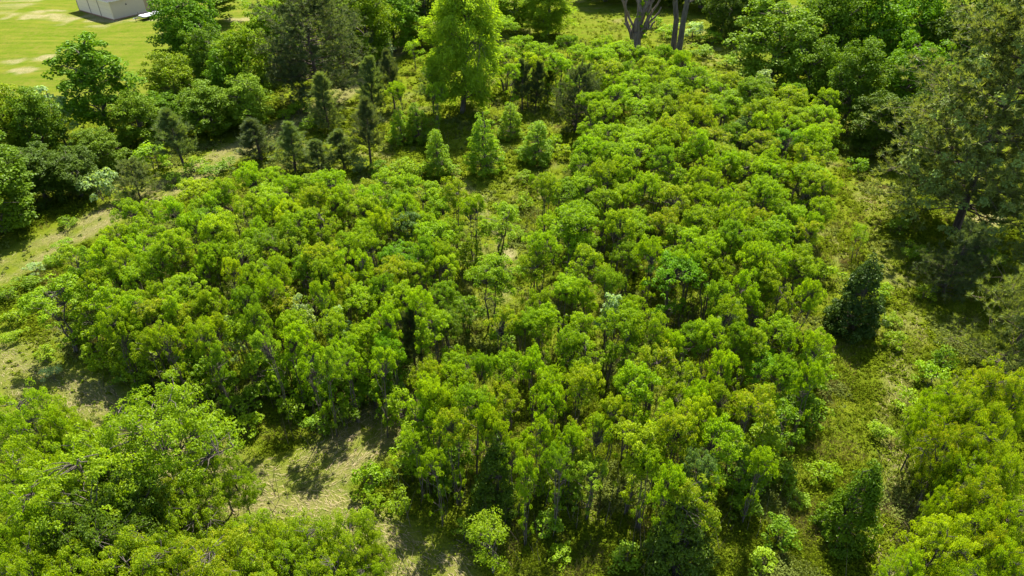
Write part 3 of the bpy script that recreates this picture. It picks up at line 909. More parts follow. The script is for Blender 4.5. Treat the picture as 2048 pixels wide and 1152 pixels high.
# ---- trees that stand out, each with its own label (foot px, foot py, top py, width px)
exec_list = [
    # left belt along the lawn
    ('poplar', 'poplar_tree', 225, 275, 66, 150, 'G', 'tall green poplar with a twin pointed top in front of the lawn', 'twin-topped poplar', 0),
    ('broadleaf', 'broadleaf_tree', 400, 165, -8, 120, 'G', 'dense rounded dark green tree beside the white trailer', 'rounded tree by trailer', 0),
    ('broadleaf', 'broadleaf_tree', 360, 235, 108, 95, 'O', 'olive-green bushy tree standing before the lawn below the trailer', 'olive tree below trailer', 1),
    ('broadleaf', 'broadleaf_tree', 445, 200, 62, 90, 'D', 'tall mid-green tree right of the dense rounded tree by the trailer', None, 2),
    ('broadleaf', 'broadleaf_tree', 505, 215, 58, 100, 'L', 'bright green tree between the rounded trees and the big dark pine', None, 3),
    ('broadleaf', 'broadleaf_tree', 430, 268, 170, 105, 'D', 'dark low tree at the inner bend of the left mown trail', None, 4),
    ('broadleaf', 'broadleaf_tree', 505, 262, 155, 85, 'F', 'pale-edged leafy tree overhanging the bend of the left mown trail', None, 0),
    ('broadleaf', 'broadleaf_tree', 470, 225, 105, 80, 'G', 'green tree filling the middle of the belt left of the big pine', None, 2),
    ('broadleaf', 'broadleaf_tree', 335, 265, 185, 75, 'G', 'small leafy tree between the poplar and the belt by the trailer', None, 3),
    ('broadleaf', 'broadleaf_tree', 290, 292, 190, 90, 'D', 'bushy green tree just right of the twin-topped poplar', None, 1),
    ('broadleaf', 'broadleaf_tree', 40, 330, 168, 120, 'O', 'olive-topped tree at the left edge below the lawn', None, 1),
    ('broadleaf', 'broadleaf_tree', 100, 330, 185, 90, 'D', 'green tree left of the poplar at the lawn edge', None, 4),
    ('pale', 'pale_leaved_tree', 140, 305, 168, 70, 'W', 'pale thin-leaved tree just left of the tall poplar', 'pale tree by poplar', 0),
    ('broadleaf', 'broadleaf_tree', 10, 460, 272, 170, 'D', 'large bright-topped tree filling the left edge above the mown trail', 'large left-edge tree', 2),
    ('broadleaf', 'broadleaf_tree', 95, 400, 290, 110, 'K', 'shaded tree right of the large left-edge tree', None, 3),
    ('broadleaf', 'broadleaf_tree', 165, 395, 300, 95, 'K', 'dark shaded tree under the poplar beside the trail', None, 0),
    ('broadleaf', 'broadleaf_tree', 215, 350, 262, 90, 'D', 'leafy tree at the foot of the tall poplar', None, 1),
    ('broadleaf', 'broadleaf_tree', -60, 420, 230, 150, 'O', 'tree cut by the left edge behind the large left-edge tree', None, 4),
    ('shrub', 'shrub', 215, 405, 345, 60, 'W', 'pale-leaved shrub at the trail edge below the dark belt', None, 0),
    ('shrub', 'shrub', 310, 340, 290, 70, 'F', 'pale bushy shrub beside the lone pine above the trail', None, 1),
    # big dark pine and the woods behind it
    ('large_pine', 'large_pine_tree', 640, 205, -25, 175, 'N', 'large dark pine rising above the left belt of trees', 'large dark pine', 0),
    ('broadleaf', 'broadleaf_tree', 560, 150, 5, 95, 'L', 'lime tree behind and left of the large dark pine', None, 0),
    ('broadleaf', 'broadleaf_tree', 600, 120, -35, 95, 'Y', 'yellow-green tree top peeping over the large dark pine at left', None, 4),
    ('broadleaf', 'broadleaf_tree', 735, 130, -30, 110, 'L', 'bright leafy tree just right of the large dark pine', None, 1),
    ('broadleaf', 'broadleaf_tree', 790, 100, -30, 100, 'G', 'deep green tree over the far end of the left trail', None, 2),
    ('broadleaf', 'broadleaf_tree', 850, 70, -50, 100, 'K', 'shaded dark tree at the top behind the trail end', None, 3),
    ('broadleaf', 'broadleaf_tree', 690, 95, -55, 110, 'D', 'tall tree cut by the top edge behind the large dark pine', None, 0),
    ('poplar', 'broadleaf_tree', 760, 128, 60, 60, 'W', 'silvery-leaved small tree at the end of the trail', 'silvery tree at trail end', 0),
    ('sapling', 'sapling', 832, 140, 78, 38, 'L', 'slim lime sapling standing alone beside the far trail', None, 0),
    ('broadleaf', 'broadleaf_tree', 845, 95, 40, 60, 'Y', 'rounded yellow-green tree where the far trail disappears', None, 2),
    ('poplar', 'broadleaf_tree', 425, 45, -80, 130, 'D', 'tree with a bare trunk and its own shadow on the far lawn', None, 1),
    # centre back
    ('willow_oak', 'willow_oak_tree', 925, 228, -70, 150, 'H', 'tallest light green feathery tree at the top centre', 'tall feathery tree', 0),
    ('willow_oak', 'willow_oak_tree', 1095, 72, -60, 95, 'H', 'feathery green tree behind the thicket right of the tall feathery tree', 'second feathery tree', 1),
    ('broadleaf', 'broadleaf_tree', 1030, 60, -40, 80, 'L', 'lime tree between the two feathery trees at the top', None, 3),
    ('young_oak', 'young_oak_tree', 972, 342, 203, 88, 'F', 'bright conical young oak standing alone in the central clearing', 'conical young oak', 0),
    ('young_oak', 'young_oak_tree', 1020, 276, 198, 62, 'F', 'slender conical young oak just behind the brightest clearing oak', None, 1),
    ('young_oak', 'young_oak_tree', 1070, 322, 233, 80, 'F', 'squat round-topped young oak at the right of the clearing', 'squat young oak', 2),
    ('young_oak', 'young_oak_tree', 877, 345, 246, 68, 'F', 'small conical young oak at the left of the clearing', 'small young oak', 2),
    ('young_oak', 'young_oak_tree', 840, 282, 193, 62, 'D', 'green young oak, right one of the pair below the pines', None, 1),
    ('young_oak', 'young_oak_tree', 805, 285, 205, 58, 'F', 'green young oak, left one of the pair below the pines', None, 0),
    ('young_pine', 'young_pine_tree', 658, 262, 146, 68, 'P', 'dense young pine below the large dark pine', 'dense young pine', 0),
    ('young_pine', 'young_pine_tree', 748, 228, 112, 62, 'P', 'left of two tall slim pines beside the trail', None, 1),
    ('young_pine', 'young_pine_tree', 790, 218, 103, 48, 'N', 'right of two tall slim pines, with paired dark trunks', 'slim dark pine', 2),
    ('young_pine', 'young_pine_tree', 742, 330, 200, 66, 'N', 'young pine with a bare dark stem above the left thicket', 'bare-stemmed pine', 2),
    ('young_pine', 'young_pine_tree', 868, 228, 135, 55, 'P', 'thin pine against the tall feathery tree, left side', None, 2),
    ('young_pine', 'young_pine_tree', 1044, 222, 120, 44, 'N', 'left of the three narrow pines right of the feathery tree', None, 2),
    ('young_pine', 'young_pine_tree', 1071, 218, 122, 44, 'N', 'middle of the three narrow pines right of the feathery tree', None, 1),
    ('young_pine', 'young_pine_tree', 1095, 205, 110, 34, 'K', 'right and darkest of the three narrow pines', None, 0),
    ('bushy_pine', 'bushy_pine_tree', 1150, 262, 130, 92, 'N', 'broad dark pine at the left edge of the right thicket', 'broad dark pine', 0),
    ('young_pine', 'young_pine_tree', 525, 325, 240, 78, 'N', 'leftmost of the young pines clustered by the left trail', 'pine cluster', 0),
    ('young_pine', 'young_pine_tree', 592, 345, 250, 74, 'P', 'second from left of the young pines clustered by the trail', None, 3),
    ('young_pine', 'young_pine_tree', 640, 350, 285, 62, 'P', 'shortest of the young pines clustered by the trail', None, 0),
    ('young_pine', 'young_pine_tree', 690, 340, 265, 66, 'P', 'right of the young pines clustered by the trail', None, 1),
    ('young_pine', 'young_pine_tree', 372, 345, 225, 78, 'P', 'lone pine with a bare stem between trail and dark belt', 'lone trailside pine', 2),
    ('bushy_pine', 'young_pine_tree', 283, 402, 328, 80, 'P', 'low spreading pine left of the trail', 'low spreading pine', 1),
    ('young_pine', 'young_pine_tree', 530, 460, 352, 34, 'N', 'narrow dark pine standing inside the left thicket', 'narrow thicket pine', 0),
    ('young_pine', 'young_pine_tree', 832, 748, 612, 66, 'N', 'thin young pine in front of the left thicket with a bare stem', 'thin front pine', 2),
    # right-hand woods
    ('broadleaf', 'broadleaf_tree', 1530, 190, 8, 165, 'F', 'pale green spreading tree at the left of the right-hand woods', 'pale spreading tree', 0),
    ('broadleaf', 'broadleaf_tree', 1620, 180, -30, 130, 'D', 'tall tree behind the pale spreading tree in the right-hand woods', None, 1),
    ('broadleaf', 'broadleaf_tree', 1600, 225, 75, 100, 'D', 'leafy tree at the woods edge behind the right thicket', None, 2),
    ('broadleaf', 'broadleaf_tree', 1700, 170, -40, 140, 'G', 'tall deep green tree in the middle of the right-hand woods', None, 3),
    ('broadleaf', 'broadleaf_tree', 1680, 260, 90, 110, 'D', 'shaded tree at the woods edge above the right grass strip', None, 4),
    ('broadleaf', 'broadleaf_tree', 1780, 265, 85, 130, 'G', 'tree with sunlit limbs in the right-hand woods', None, 0),
    ('broadleaf', 'broadleaf_tree', 1790, 170, -20, 130, 'G', 'high-crowned green tree at the back of the right-hand woods', None, 1),
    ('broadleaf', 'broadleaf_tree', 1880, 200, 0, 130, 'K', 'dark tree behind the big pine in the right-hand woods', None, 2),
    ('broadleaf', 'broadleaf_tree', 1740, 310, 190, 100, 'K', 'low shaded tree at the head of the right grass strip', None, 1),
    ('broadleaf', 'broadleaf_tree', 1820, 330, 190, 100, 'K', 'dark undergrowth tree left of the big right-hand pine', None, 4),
    ('broadleaf', 'broadleaf_tree', 1960, 130, 5, 120, 'Y', 'yellow-green tree top at the upper right corner', 'yellow corner tree', 3),
    ('broadleaf', 'broadleaf_tree', 2060, 120, -20, 120, 'L', 'lime tree cut by the upper right corner', None, 1),
    ('broadleaf', 'broadleaf_tree', 1890, 230, 115, 70, 'Y', 'small yellow-green tree lit between the woods and the big pine', None, 3),
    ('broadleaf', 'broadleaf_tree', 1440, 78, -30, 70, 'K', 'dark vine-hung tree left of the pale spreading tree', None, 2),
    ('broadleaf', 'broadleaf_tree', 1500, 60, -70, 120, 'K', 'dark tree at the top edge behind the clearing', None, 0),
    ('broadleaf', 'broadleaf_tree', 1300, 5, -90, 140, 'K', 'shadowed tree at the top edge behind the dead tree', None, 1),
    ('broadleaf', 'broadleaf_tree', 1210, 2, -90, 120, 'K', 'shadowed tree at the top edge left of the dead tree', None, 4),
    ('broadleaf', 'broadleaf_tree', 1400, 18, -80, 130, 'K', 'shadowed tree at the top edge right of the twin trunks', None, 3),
    ('large_pine', 'large_pine_tree', 1908, 470, 35, 330, 'Q', 'huge pine with a thick bare trunk at the right', 'huge right pine', 1),
    ('bushy_pine', 'bushy_pine_tree', 1885, 588, 455, 115, 'N', 'dark low pine at the foot of the huge right pine', 'dark low pine', 0),
    ('bushy_pine', 'bushy_pine_tree', 1995, 735, 490, 200, 'Q', 'broad bushy pine at the right edge below the huge pine', 'broad right-edge pine', 1),
    ('bushy_pine', 'bushy_pine_tree', 2080, 600, 380, 150, 'P', 'pine cut by the right edge beside the huge pine', None, 0),
    ('evergreen', 'evergreen_tree', 1698, 668, 512, 120, 'E', 'dark glossy evergreen alone beside the right grass strip', 'dark glossy evergreen', 0),
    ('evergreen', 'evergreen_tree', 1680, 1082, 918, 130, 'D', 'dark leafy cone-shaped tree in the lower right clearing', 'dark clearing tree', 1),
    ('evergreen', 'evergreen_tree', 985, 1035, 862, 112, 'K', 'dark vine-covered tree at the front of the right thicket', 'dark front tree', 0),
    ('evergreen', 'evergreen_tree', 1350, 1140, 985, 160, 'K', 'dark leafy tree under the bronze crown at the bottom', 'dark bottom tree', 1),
    ('sapling', 'sapling', 990, 1150, 1030, 100, 'O', 'open yellow-green sapling alone at the bottom centre', 'bottom sapling', 0),
    ('gum', 'broadleaf_tree', 150, 700, 548, 120, 'L', 'open-crowned lime tree alone in the grass at the far left', 'lone left tree', 5),
    ('sapling', 'sapling', 1705, 520, 450, 42, 'L', 'slim green sapling behind the dark glossy evergreen', None, 1),
    ('pale', 'pale_leaved_tree', 640, 730, 580, 44, 'W', 'pale silvery tree inside the left thicket', 'silvery thicket tree', 0),
    ('pale', 'pale_leaved_tree', 700, 740, 612, 48, 'W', 'bright pale-topped tree right of the silvery thicket tree', 'pale-topped tree', 1),
    ('pale', 'pale_leaved_tree', 497, 760, 628, 34, 'W', 'small pale-topped tree at the front left of the thicket', 'small pale-topped tree', 0),
    ('pale', 'pale_leaved_tree', 1212, 720, 580, 48, 'W', 'pale bright tree in the middle of the right thicket', 'pale middle tree', 1),
    ('pale', 'pale_leaved_tree', 1430, 730, 590, 44, 'W', 'pale tree at the right front of the right thicket', 'pale right tree', 0),
    ('pale', 'pale_leaved_tree', 1505, 235, 132, 44, 'W', 'white-leaved tree at the back edge of the right thicket', 'white back tree', 1),
    ('young_oak', 'blue_green_tree', 1468, 330, 212, 92, 'T', 'blue-green conical tree in the middle of the right thicket', 'blue-green cone tree', 0),
    ('gum', 'blue_green_tree', 830, 545, 420, 66, 'T', 'blue-green tree in the middle of the left thicket', 'blue-green left tree', 1),
    ('gum', 'broadleaf_tree', 1335, 655, 508, 104, 'G', 'large deep-green dome in the centre of the right thicket', 'deep-green dome', 4),
    ('gum', 'broadleaf_tree', 980, 660, 515, 96, 'L', 'broad lime tree standing in the central track', 'broad track tree', 0),
    ('gum', 'broadleaf_tree', 992, 520, 398, 88, 'L', 'tall-stemmed lime tree at the bend of the central track', 'tall track tree', 5),
    ('gum', 'broadleaf_tree', 898, 745, 615, 60, 'K', 'dark shaded tree at the lower end of the central track', 'dark track tree', 3),
    ('gum', 'broadleaf_tree', 1500, 810, 692, 82, 'G', 'deep-green dome at the right front of the right thicket', 'right front dome', 1),
    ('gum', 'broadleaf_tree', 1170, 1040, 922, 72, 'F', 'fresh green tree at the front edge right of the dark front tree', 'fresh front tree', 8),
    ('gum', 'broadleaf_tree', 1248, 1030, 848, 108, 'Y', 'yellow-bronze tree with a visible pale stem at the front edge', 'yellow front tree', 2),
]
for kind, name, fx, fy, ty, w, col, label, short, var in exec_list:
    grp = None
    base_tree(kind, name, fx, fy, ty, w, col, label, category='shrub' if name == 'shrub' else ('pine tree' if 'pine' in name else ('sapling' if name == 'sapling' else 'tree')), variant=var, short=short)

# ---- thicket crowns (top px, top py, width px, colour)
LEFT = '''395,365,70,Y 260,404,60,L 300,410,50,L 340,405,60,L 290,440,70,L 375,432,55,L 435,430,65,Y 235,455,55,O 330,460,65,O 205,475,60,L
270,480,60,L 165,495,60,D 240,502,55,O 345,495,60,B 295,498,58,L 268,525,65,L 205,532,60,L 395,515,45,L 470,485,70,L 445,525,42,Y 215,560,70,L 310,560,48,O
360,555,75,L 255,592,60,L 432,578,50,O 445,357,55,O 490,333,50,L 540,335,52,L 575,347,55,L 670,337,72,L 620,365,62,B 775,342,66,L 690,385,76,B 480,392,60,O
585,398,55,Y 585,420,66,L 505,437,56,L 640,415,66,O 748,413,40,Y 720,395,60,O 850,365,66,L 885,390,64,L 820,352,56,L 790,422,56,B 745,436,58,L 590,455,70,O
690,465,56,L 735,455,60,L 900,440,56,O 790,478,76,G 850,470,50,D 625,490,64,B 675,492,56,L 880,482,48,O 895,503,56,Y 722,492,56,L 800,518,62,B 553,520,44,O
602,512,60,D 650,518,58,O 545,547,48,L 680,545,48,B 722,562,70,L 797,567,72,L 545,582,76,B 890,562,56,D 248,592,58,L 300,598,70,B 352,582,64,L 408,592,46,O
235,630,60,O 365,617,60,B 425,632,48,B 480,634,70,L 585,630,60,L 290,660,58,O 535,662,54,F 425,690,46,D 610,682,54,L 575,652,54,L 660,630,58,O 765,607,54,L
690,668,56,L 727,642,58,L 785,668,54,G 868,610,76,L 690,700,54,L 750,702,52,L 640,700,50,F 945,392,48,L 907,358,56,B 560,400,44,L 845,430,50,L
455,460,52,O 420,490,50,L 500,530,52,O 400,640,52,O 330,640,54,O 520,610,46,D 840,520,54,O 770,550,50,D 640,560,48,O 395,400,58,L 435,385,54,L
530,395,50,L 660,375,55,L 735,372,55,L 205,610,50,O 830,580,52,L 480,580,50,D 175,540,46,O 810,395,50,L'''
RIGHT = '''1090,343,56,O 1125,352,66,D 1180,345,70,L 1222,335,58,L 1215,372,60,O 1252,366,58,O 1150,408,90,L 1110,420,54,L 1240,412,60,O 1282,416,72,L
1080,457,62,L 1145,455,76,L 1065,505,64,O 1185,487,72,O 1258,480,52,D 1125,552,70,L 1172,565,52,L 1080,570,54,O 1350,325,66,L 1295,345,56,L 1420,340,56,O
1370,370,70,B 1420,370,52,O 1465,375,70,L 1410,412,66,O 1320,410,66,B 1477,413,52,O 1515,418,60,B 1577,407,62,L 1622,422,50,L 1640,395,62,O 1650,345,70,B
1535,355,70,L 1345,445,80,L 1392,453,70,L 1475,443,60,D 1550,430,76,L 1625,446,66,B 1310,470,48,L 1440,470,62,L 1510,462,56,L 1387,497,56,L
1430,502,66,O 1510,487,60,L 1547,485,62,L 1537,510,66,O 1592,490,70,O 1605,512,76,O 1490,532,52,L 1530,547,62,O 1620,560,56,L 1505,572,50,L 1460,594,58,O
1230,90,60,L 1260,84,56,L 1222,122,62,B 1310,115,56,L 1370,103,40,L 1390,133,60,L 1345,137,60,L 1275,142,60,L 1420,142,60,O 1460,147,56,B 1505,155,66,D
1350,162,58,L 1430,168,58,L 1460,184,76,L 1395,183,52,B 1290,190,70,L 1332,190,58,O 1235,165,58,L 1215,198,58,L 1380,206,56,B 1417,213,48,B 1592,176,66,B
1655,178,58,L 1532,203,66,O 1572,202,60,O 1345,226,62,B 1537,226,52,L 1592,222,60,O 1650,216,70,L 1280,236,60,L 1216,246,66,L 1320,256,60,L 1362,250,56,B
1402,259,52,L 1577,265,62,G 1627,260,60,L 1270,279,76,L 1222,286,66,L 1337,296,52,D 1385,291,52,L 1455,300,56,L 1562,298,56,L 1602,291,70,B
1642,286,70,L 1412,313,48,L 1500,310,66,L 1547,323,66,L 1622,316,66,B 1216,320,56,O 1260,312,56,L 1175,305,60,L 1190,270,54,L 1190,225,50,L 
1000,613,62,B 1045,622,52,D 1090,613,62,L 1232,611,72,L 1167,628,62,L 1262,590,48,O 1316,632,56,O 1376,646,62,D 1425,640,60,L 1137,660,52,D 1162,673,76,L
1255,656,60,D 1312,693,76,B 1357,669,44,L 1072,698,50,L 1022,708,62,L 1155,731,72,B 1110,736,60,L 1362,736,62,O 1272,741,82,L 1447,704,50,L 1017,774,62,B
1097,781,50,L 1216,801,66,B 1332,798,66,L 1412,778,50,L 1400,803,66,Y 977,820,44,L 1082,824,54,L 1550,628,72,L 1642,653,62,L 1502,660,60,O 1562,711,56,D
1642,716,64,L 1502,766,82,B 1542,786,50,L 870,711,60,B 930,693,66,L 900,736,60,L 850,761,58,Y 842,793,56,L 897,771,60,L 942,766,66,D 830,856,58,L 862,806,60,L
907,836,60,B 980,828,48,O 1027,881,54,L 1142,856,50,L 1200,836,62,L 1052,931,50,L 1302,906,62,L 1356,836,76,B 1452,836,82,L 1397,911,62,T 1390,975,96,B
1340,945,60,L 1527,905,50,L 1440,765,60,O 960,720,46,D
1120,905,50,D 870,900,50,L 1480,640,50,D 1570,560,54,O 1450,550,52,D 1225,540,52,D '''
REAR = '''1010,95,56,L 1045,75,56,L 1080,90,56,L 1120,108,54,L 1160,95,54,L 1195,100,54,L 1025,130,44,L 1060,110,44,Y 1135,75,44,D 1180,130,50,L 1205,75,50,L 1290,95,44,L
1325,90,40,D 905,30,40,D 1000,40,56,L 1150,150,46,L 1185,185,46,L 870,170,40,L 800,165,36,L 880,95,40,L'''
FRONT_LEFT = '''275,772,230,O,7.4 45,768,120,O,6.6 92,800,96,O,5.6 150,868,220,O,7.2 35,868,130,O,6.4 60,938,150,O,6.6 205,905,170,K,6.2 312,942,120,B,4.6 150,965,180,K,6.2
422,896,84,O,4.2 470,935,66,O,3.4 365,965,120,B,4.6 25,1068,130,O,6.0 120,1092,130,O,5.6 250,1055,140,B,5.6 235,985,140,K,5.0 405,1072,160,B,5.8 485,1022,110,O,4.4 565,1035,110,B,4.6
625,1048,110,O,4.6 690,1034,110,B,4.8 745,1065,76,O,4.2 335,1065,120,O,5.0 565,1090,120,O,4.8 645,1100,110,B,4.6 180,1150,150,O,5.4 480,1120,140,B,5.0 60,1150,140,O,5.4 715,1125,80,O,3.8'''
FRONT_RIGHT = '''1978,718,120,B,6.4 2045,748,90,B,6.2 1905,765,80,L,5.0 1955,785,100,B,6.0 1868,800,74,L,4.8 1925,842,104,B,5.8 2018,815,100,B,6.0 
2000,858,110,B,6.0 2045,895,100,B,6.0 1960,890,90,O,5.4 1995,945,110,B,6.0 1905,965,64,O,4.6 2045,995,100,O,5.8 1895,1038,130,Y,5.4 1992,1012,100,O,5.6 2005,1068,110,B,5.6
2050,1090,100,O,5.6 1840,1110,90,L,4.4 1960,1130,110,O,5.4'''


def add_list(text, kind, name, zone, H0, dH, group):
    for tok in text.split():
        q = tok.split(',')
        px, py, w, c = float(q[0]), float(q[1]), float(q[2]), q[3]
        H = float(q[4]) if len(q) > 4 else H0 + crng.uniform(-dH, dH)
        top_tree(kind, name, px, py, w * (1.12 if px < 1600 else 0.95), H, c, zone=zone, group=group)


add_list(LEFT, 'gum', 'thicket_tree', 'left thicket', 5.6, 0.8, 'young trees of the left thicket')
add_list(RIGHT, 'gum', 'thicket_tree', 'right thicket', 5.7, 0.8, 'young trees of the right thicket')
add_list(REAR, 'gum', 'thicket_tree', 'rear thicket', 5.5, 0.5, 'young trees of the rear thicket')
add_list(FRONT_LEFT, 'spreading', 'spreading_tree', 'lower left grove', 6.0, 0.5, 'spreading trees of the lower left grove')
add_list(FRONT_RIGHT, 'spreading', 'spreading_tree', 'lower right grove', 6.0, 0.5, 'spreading trees of the lower right grove')

# ---- shrubs dotted over the clearings (foot px, foot py, height m, width m, colour)
SHRUBS = '''742,985,1.7,1.7,L 752,1020,1.0,1.0,L 800,1020,1.1,1.2,L 730,1045,0.7,0.8,F 840,895,1.1,1.2,D 930,1080,1.0,1.0,F 1090,1065,1.1,1.3,F 1555,1090,1.4,1.5,D 1500,975,1.2,1.5,L
1545,960,1.3,1.6,D 1640,960,1.2,1.4,L 1620,850,1.4,1.8,D 1600,800,1.1,1.5,O 1760,870,0.9,1.2,O 1850,770,1.4,1.6,L 1880,735,1.3,1.5,D 1780,700,1.1,1.4,O 1810,820,1.2,1.5,L
100,600,1.0,1.5,D 60,575,0.9,1.6,D 40,640,1.0,1.5,O 20,600,1.0,1.4,D 115,530,0.9,1.3,F 75,545,0.8,1.2,W 130,500,0.8,1.2,F 30,680,0.8,1.2,O 90,720,0.9,1.3,O 105,755,0.8,1.0,W
420,790,1.3,1.8,O 470,830,1.2,1.6,F 540,800,1.5,1.9,F 600,830,1.3,1.7,L 690,855,1.5,1.4,D 755,815,1.9,1.9,D 640,800,1.5,1.8,L 565,770,1.6,1.7,F 500,870,1.1,1.5,L 440,860,1.0,1.4,O
640,860,1.2,1.5,F 790,790,1.4,1.5,W 300,770,1.2,1.5,D 250,760,1.1,1.5,D 345,810,0.9,0.9,W 280,795,0.8,1.1,L 1065,375,1.5,0.7,D 1045,360,1.0,1.4,F 1110,300,1.6,1.7,L 1125,315,1.4,1.8,Y
395,345,1.2,2.2,F 430,355,1.0,2.0,D 460,340,1.0,1.8,D 355,375,1.3,1.6,D 250,415,1.0,1.6,F 140,455,0.8,1.5,D 600,225,1.3,2.4,F 620,262,1.7,2.0,D 570,240,1.0,1.8,F 720,345,1.5,2.0,P
760,350,1.3,1.8,D 800,345,1.5,2.0,L 840,350,1.6,2.2,L 905,350,1.2,1.6,F 1380,75,2.2,3.6,W 1420,85,1.8,3.4,F 1400,110,1.5,3.0,F 1330,75,1.8,3.0,F 1310,55,1.6,2.6,L 1450,130,1.4,2.6,F
1720,300,1.4,2.2,K 1660,300,1.5,2.0,D 1710,350,1.5,1.8,D 1640,560,1.6,1.9,L 1750,600,1.3,1.5,F 1820,520,1.2,1.8,D 1790,470,1.0,1.6,D 1780,650,0.8,1.2,O 1850,600,1.0,1.5,O 1960,530,1.2,2.0,D
1010,700,1.5,1.6,F 1020,660,1.2,1.4,O 1040,545,1.0,1.2,D 1035,470,0.9,1.2,F 1020,420,0.8,1.2,F 1050,410,1.3,1.5,O 770,960,0.7,0.9,D 815,935,0.8,1.1,D 
1480,1035,1.0,1.3,D 1140,1000,1.0,1.2,D 900,985,1.2,1.5,D 1075,980,1.1,1.3,L 860,960,1.1,1.4,L 1590,1010,0.8,1.1,F 1520,1135,0.7,1.2,L 1250,1130,0.9,1.4,F 1120,1120,0.7,1.1,L'''
for tok in SHRUBS.split():
    q = tok.split(',')
    p = place(float(q[0]), float(q[1]))
    add_tree('shrub', 'shrub', p[0], p[1], float(q[2]), float(q[3]), q[4], category='shrub', zone='shrubs', group='low shrubs in the clearings')

# ---- saplings along the front edges of the thickets (foot px, foot py, height m, width m, colour)
FRINGE = '''230,735,3.4,2.2,O 265,745,3.0,2.4,O 310,760,3.2,2.4,D 350,770,3.4,2.2,O 395,775,2.8,2.2,D 440,790,3.0,2.0,D 530,790,3.2,2.2,F 580,790,3.4,2.2,L 620,790,3.2,2.2,L
665,800,3.2,2.2,F 700,805,3.0,2.0,L 740,800,3.4,2.2,L 785,775,3.2,2.2,D 810,850,2.8,1.8,L 830,930,3.0,2.0,L 905,960,3.0,2.0,D 
1130,985,3.0,2.2,O 1460,985,3.2,2.2,D 1500,940,3.0,2.2,O 1545,900,3.2,2.2,D 1590,830,3.2,2.2,D 1620,780,3.2,2.2,L 
940,540,2.8,2.0,O
935,660,2.8,2.0,D 165,560,2.8,2.2,O 185,620,2.8,2.2,O 195,680,2.8,2.2,O 1160,330,3.0,2.2,D 1175,380,3.0,2.0,O 1120,420,3.0,2.0,D'''
for tok in FRINGE.split():
    q = tok.split(',')
    p = place(float(q[0]), float(q[1]))
    add_tree('fringe', 'fringe_sapling', p[0], p[1], float(q[2]), float(q[3]), q[4], category='sapling', zone='fringe', group='saplings at the thicket edges')

# ---- dead tree and twin trunks at the back
def build_dead_tree():
    b = place(1270, 98)
    root = add_object('dead_tree', None, loc=(b[0], b[1], float(terr(b[0], b[1]))))
    set_props(root, 'dead broken-topped tree with bare upright limbs at the back', 'dead tree')
    rng = RS(31)
    T = Tubes()
    T.add([(0, 0, -.4), (0.05, 0, 1.2), (-0.1, 0, 2.2)], [0.75, 0.62, 0.6], 10)
    add_object('trunk', T.mesh('trunk', DEAD_WOOD), root)
    limbs = [((-.3, 0, 1.2), (-3.0, .4, 8.6), .26), ((-.4, 0, 1.4), (-1.9, -.3, 6.2), .2), ((-.1, .1, 2.0), (-.9, 0, 9.2), .28), ((.0, 0, 2.0), (-.2, .2, 8.2), .42),
             ((.1, 0, 2.0), (.9, .3, 9.6), .5), ((.2, 0, 1.8), (1.9, 0, 8.6), .34), ((.2, 0, 1.6), (2.6, -.2, 6.4), .26), ((.3, 0, 1.4), (2.9, .3, 5.2), .22),
             ((.2, 0, 1.2), (2.2, -.4, 3.6), .25), ((-.3, 0, 1.0), (-1.9, -.4, 3.4), .2), ((.2, .1, 2.1), (.4, .9, 7.8), .3), ((.3, -.1, 1.9), (1.5, -.5, 6.2), .24)]
    for p0, p1, r in limbs:
        t = Tubes()
        t.add(bend(p0, p1, rng, 7, 0.05), np.linspace(r, r * 0.42, 7), 7)
        q = np.array(p0) + (np.array(p1) - np.array(p0)) * rng.uniform(.45, .7)
        t.add(bend(q, q + np.array([rng.uniform(-.6, .6), rng.uniform(-.3, .3), rng.uniform(.7, 1.6)]), rng, 4, .05), [r * .4, r * .33, r * .25, r * .15], 5)
        add_object('limb', t.mesh('limb', DEAD_WOOD), root)
    C = np.stack([rng.uniform(-.2, 1.2, 46), rng.uniform(-.7, .2, 46), rng.uniform(1.5, 8.6, 46)], 1)
    V, Fq, ti, tp = clump_leaves(rng, C, rng.uniform(.18, .38, 46), 26, .22, .18)
    o = add_object('vine_leaves', make_mesh('vine_leaves', V, Fq, LEAF, {'tint': ti, 'tip': tp}), root)
    o.color = (*COLORS['L'][0], 0.0)


build_dead_tree()


def build_twin_trunk(px, py, lean, r, label):
    b = place(px, py)
    root = add_object('tall_tree', None, loc=(b[0], b[1], float(terr(b[0], b[1]))))
    set_props(root, label, 'tree')
    rng = RS(int(px))
    T = Tubes()
    H = 17.0
    tr = bend((0, 0, -.4), (lean, .3, H), rng, 9, 0.01)
    T.add(tr, np.linspace(r, r * .35, 9), 10)
    for k in range(9):
        i = 3 + k % 5
        a = rng.uniform(0, 6.28)
        T.add(bend(tr[i], tr[i] + np.array([math.cos(a) * 3.2, math.sin(a) * 3.2, rng.uniform(1.0, 3.0)]), rng, 5, .05), np.linspace(.14, .03, 5), 5)
    add_object('trunk', T.mesh('trunk', BARK), root)
    d = sphere_dirs(rng, 150, -.8)
    C = d * np.array([3.9, 3.9, 4.6]) * rng.uniform(.5, 1, (150, 1)) + np.array([lean, 0, H - 1.8])
    V, Fq, ti, tp = clump_leaves(rng, C, rng.uniform(.5, .9, 150), 60, .28, .2)
    o = add_object('crown', make_mesh('crown', V, Fq, LEAF, {'tint': ti, 'tip': tp}), root)
    o.color = (*COLORS['D'][0], 0.0)


build_twin_trunk(1357, 104, 0.6, 0.42, 'thick trunk, right one of two rising past the top edge')
build_twin_trunk(1347, 97, -0.9, 0.40, 'thick shaded trunk, left one of two rising past the top edge')

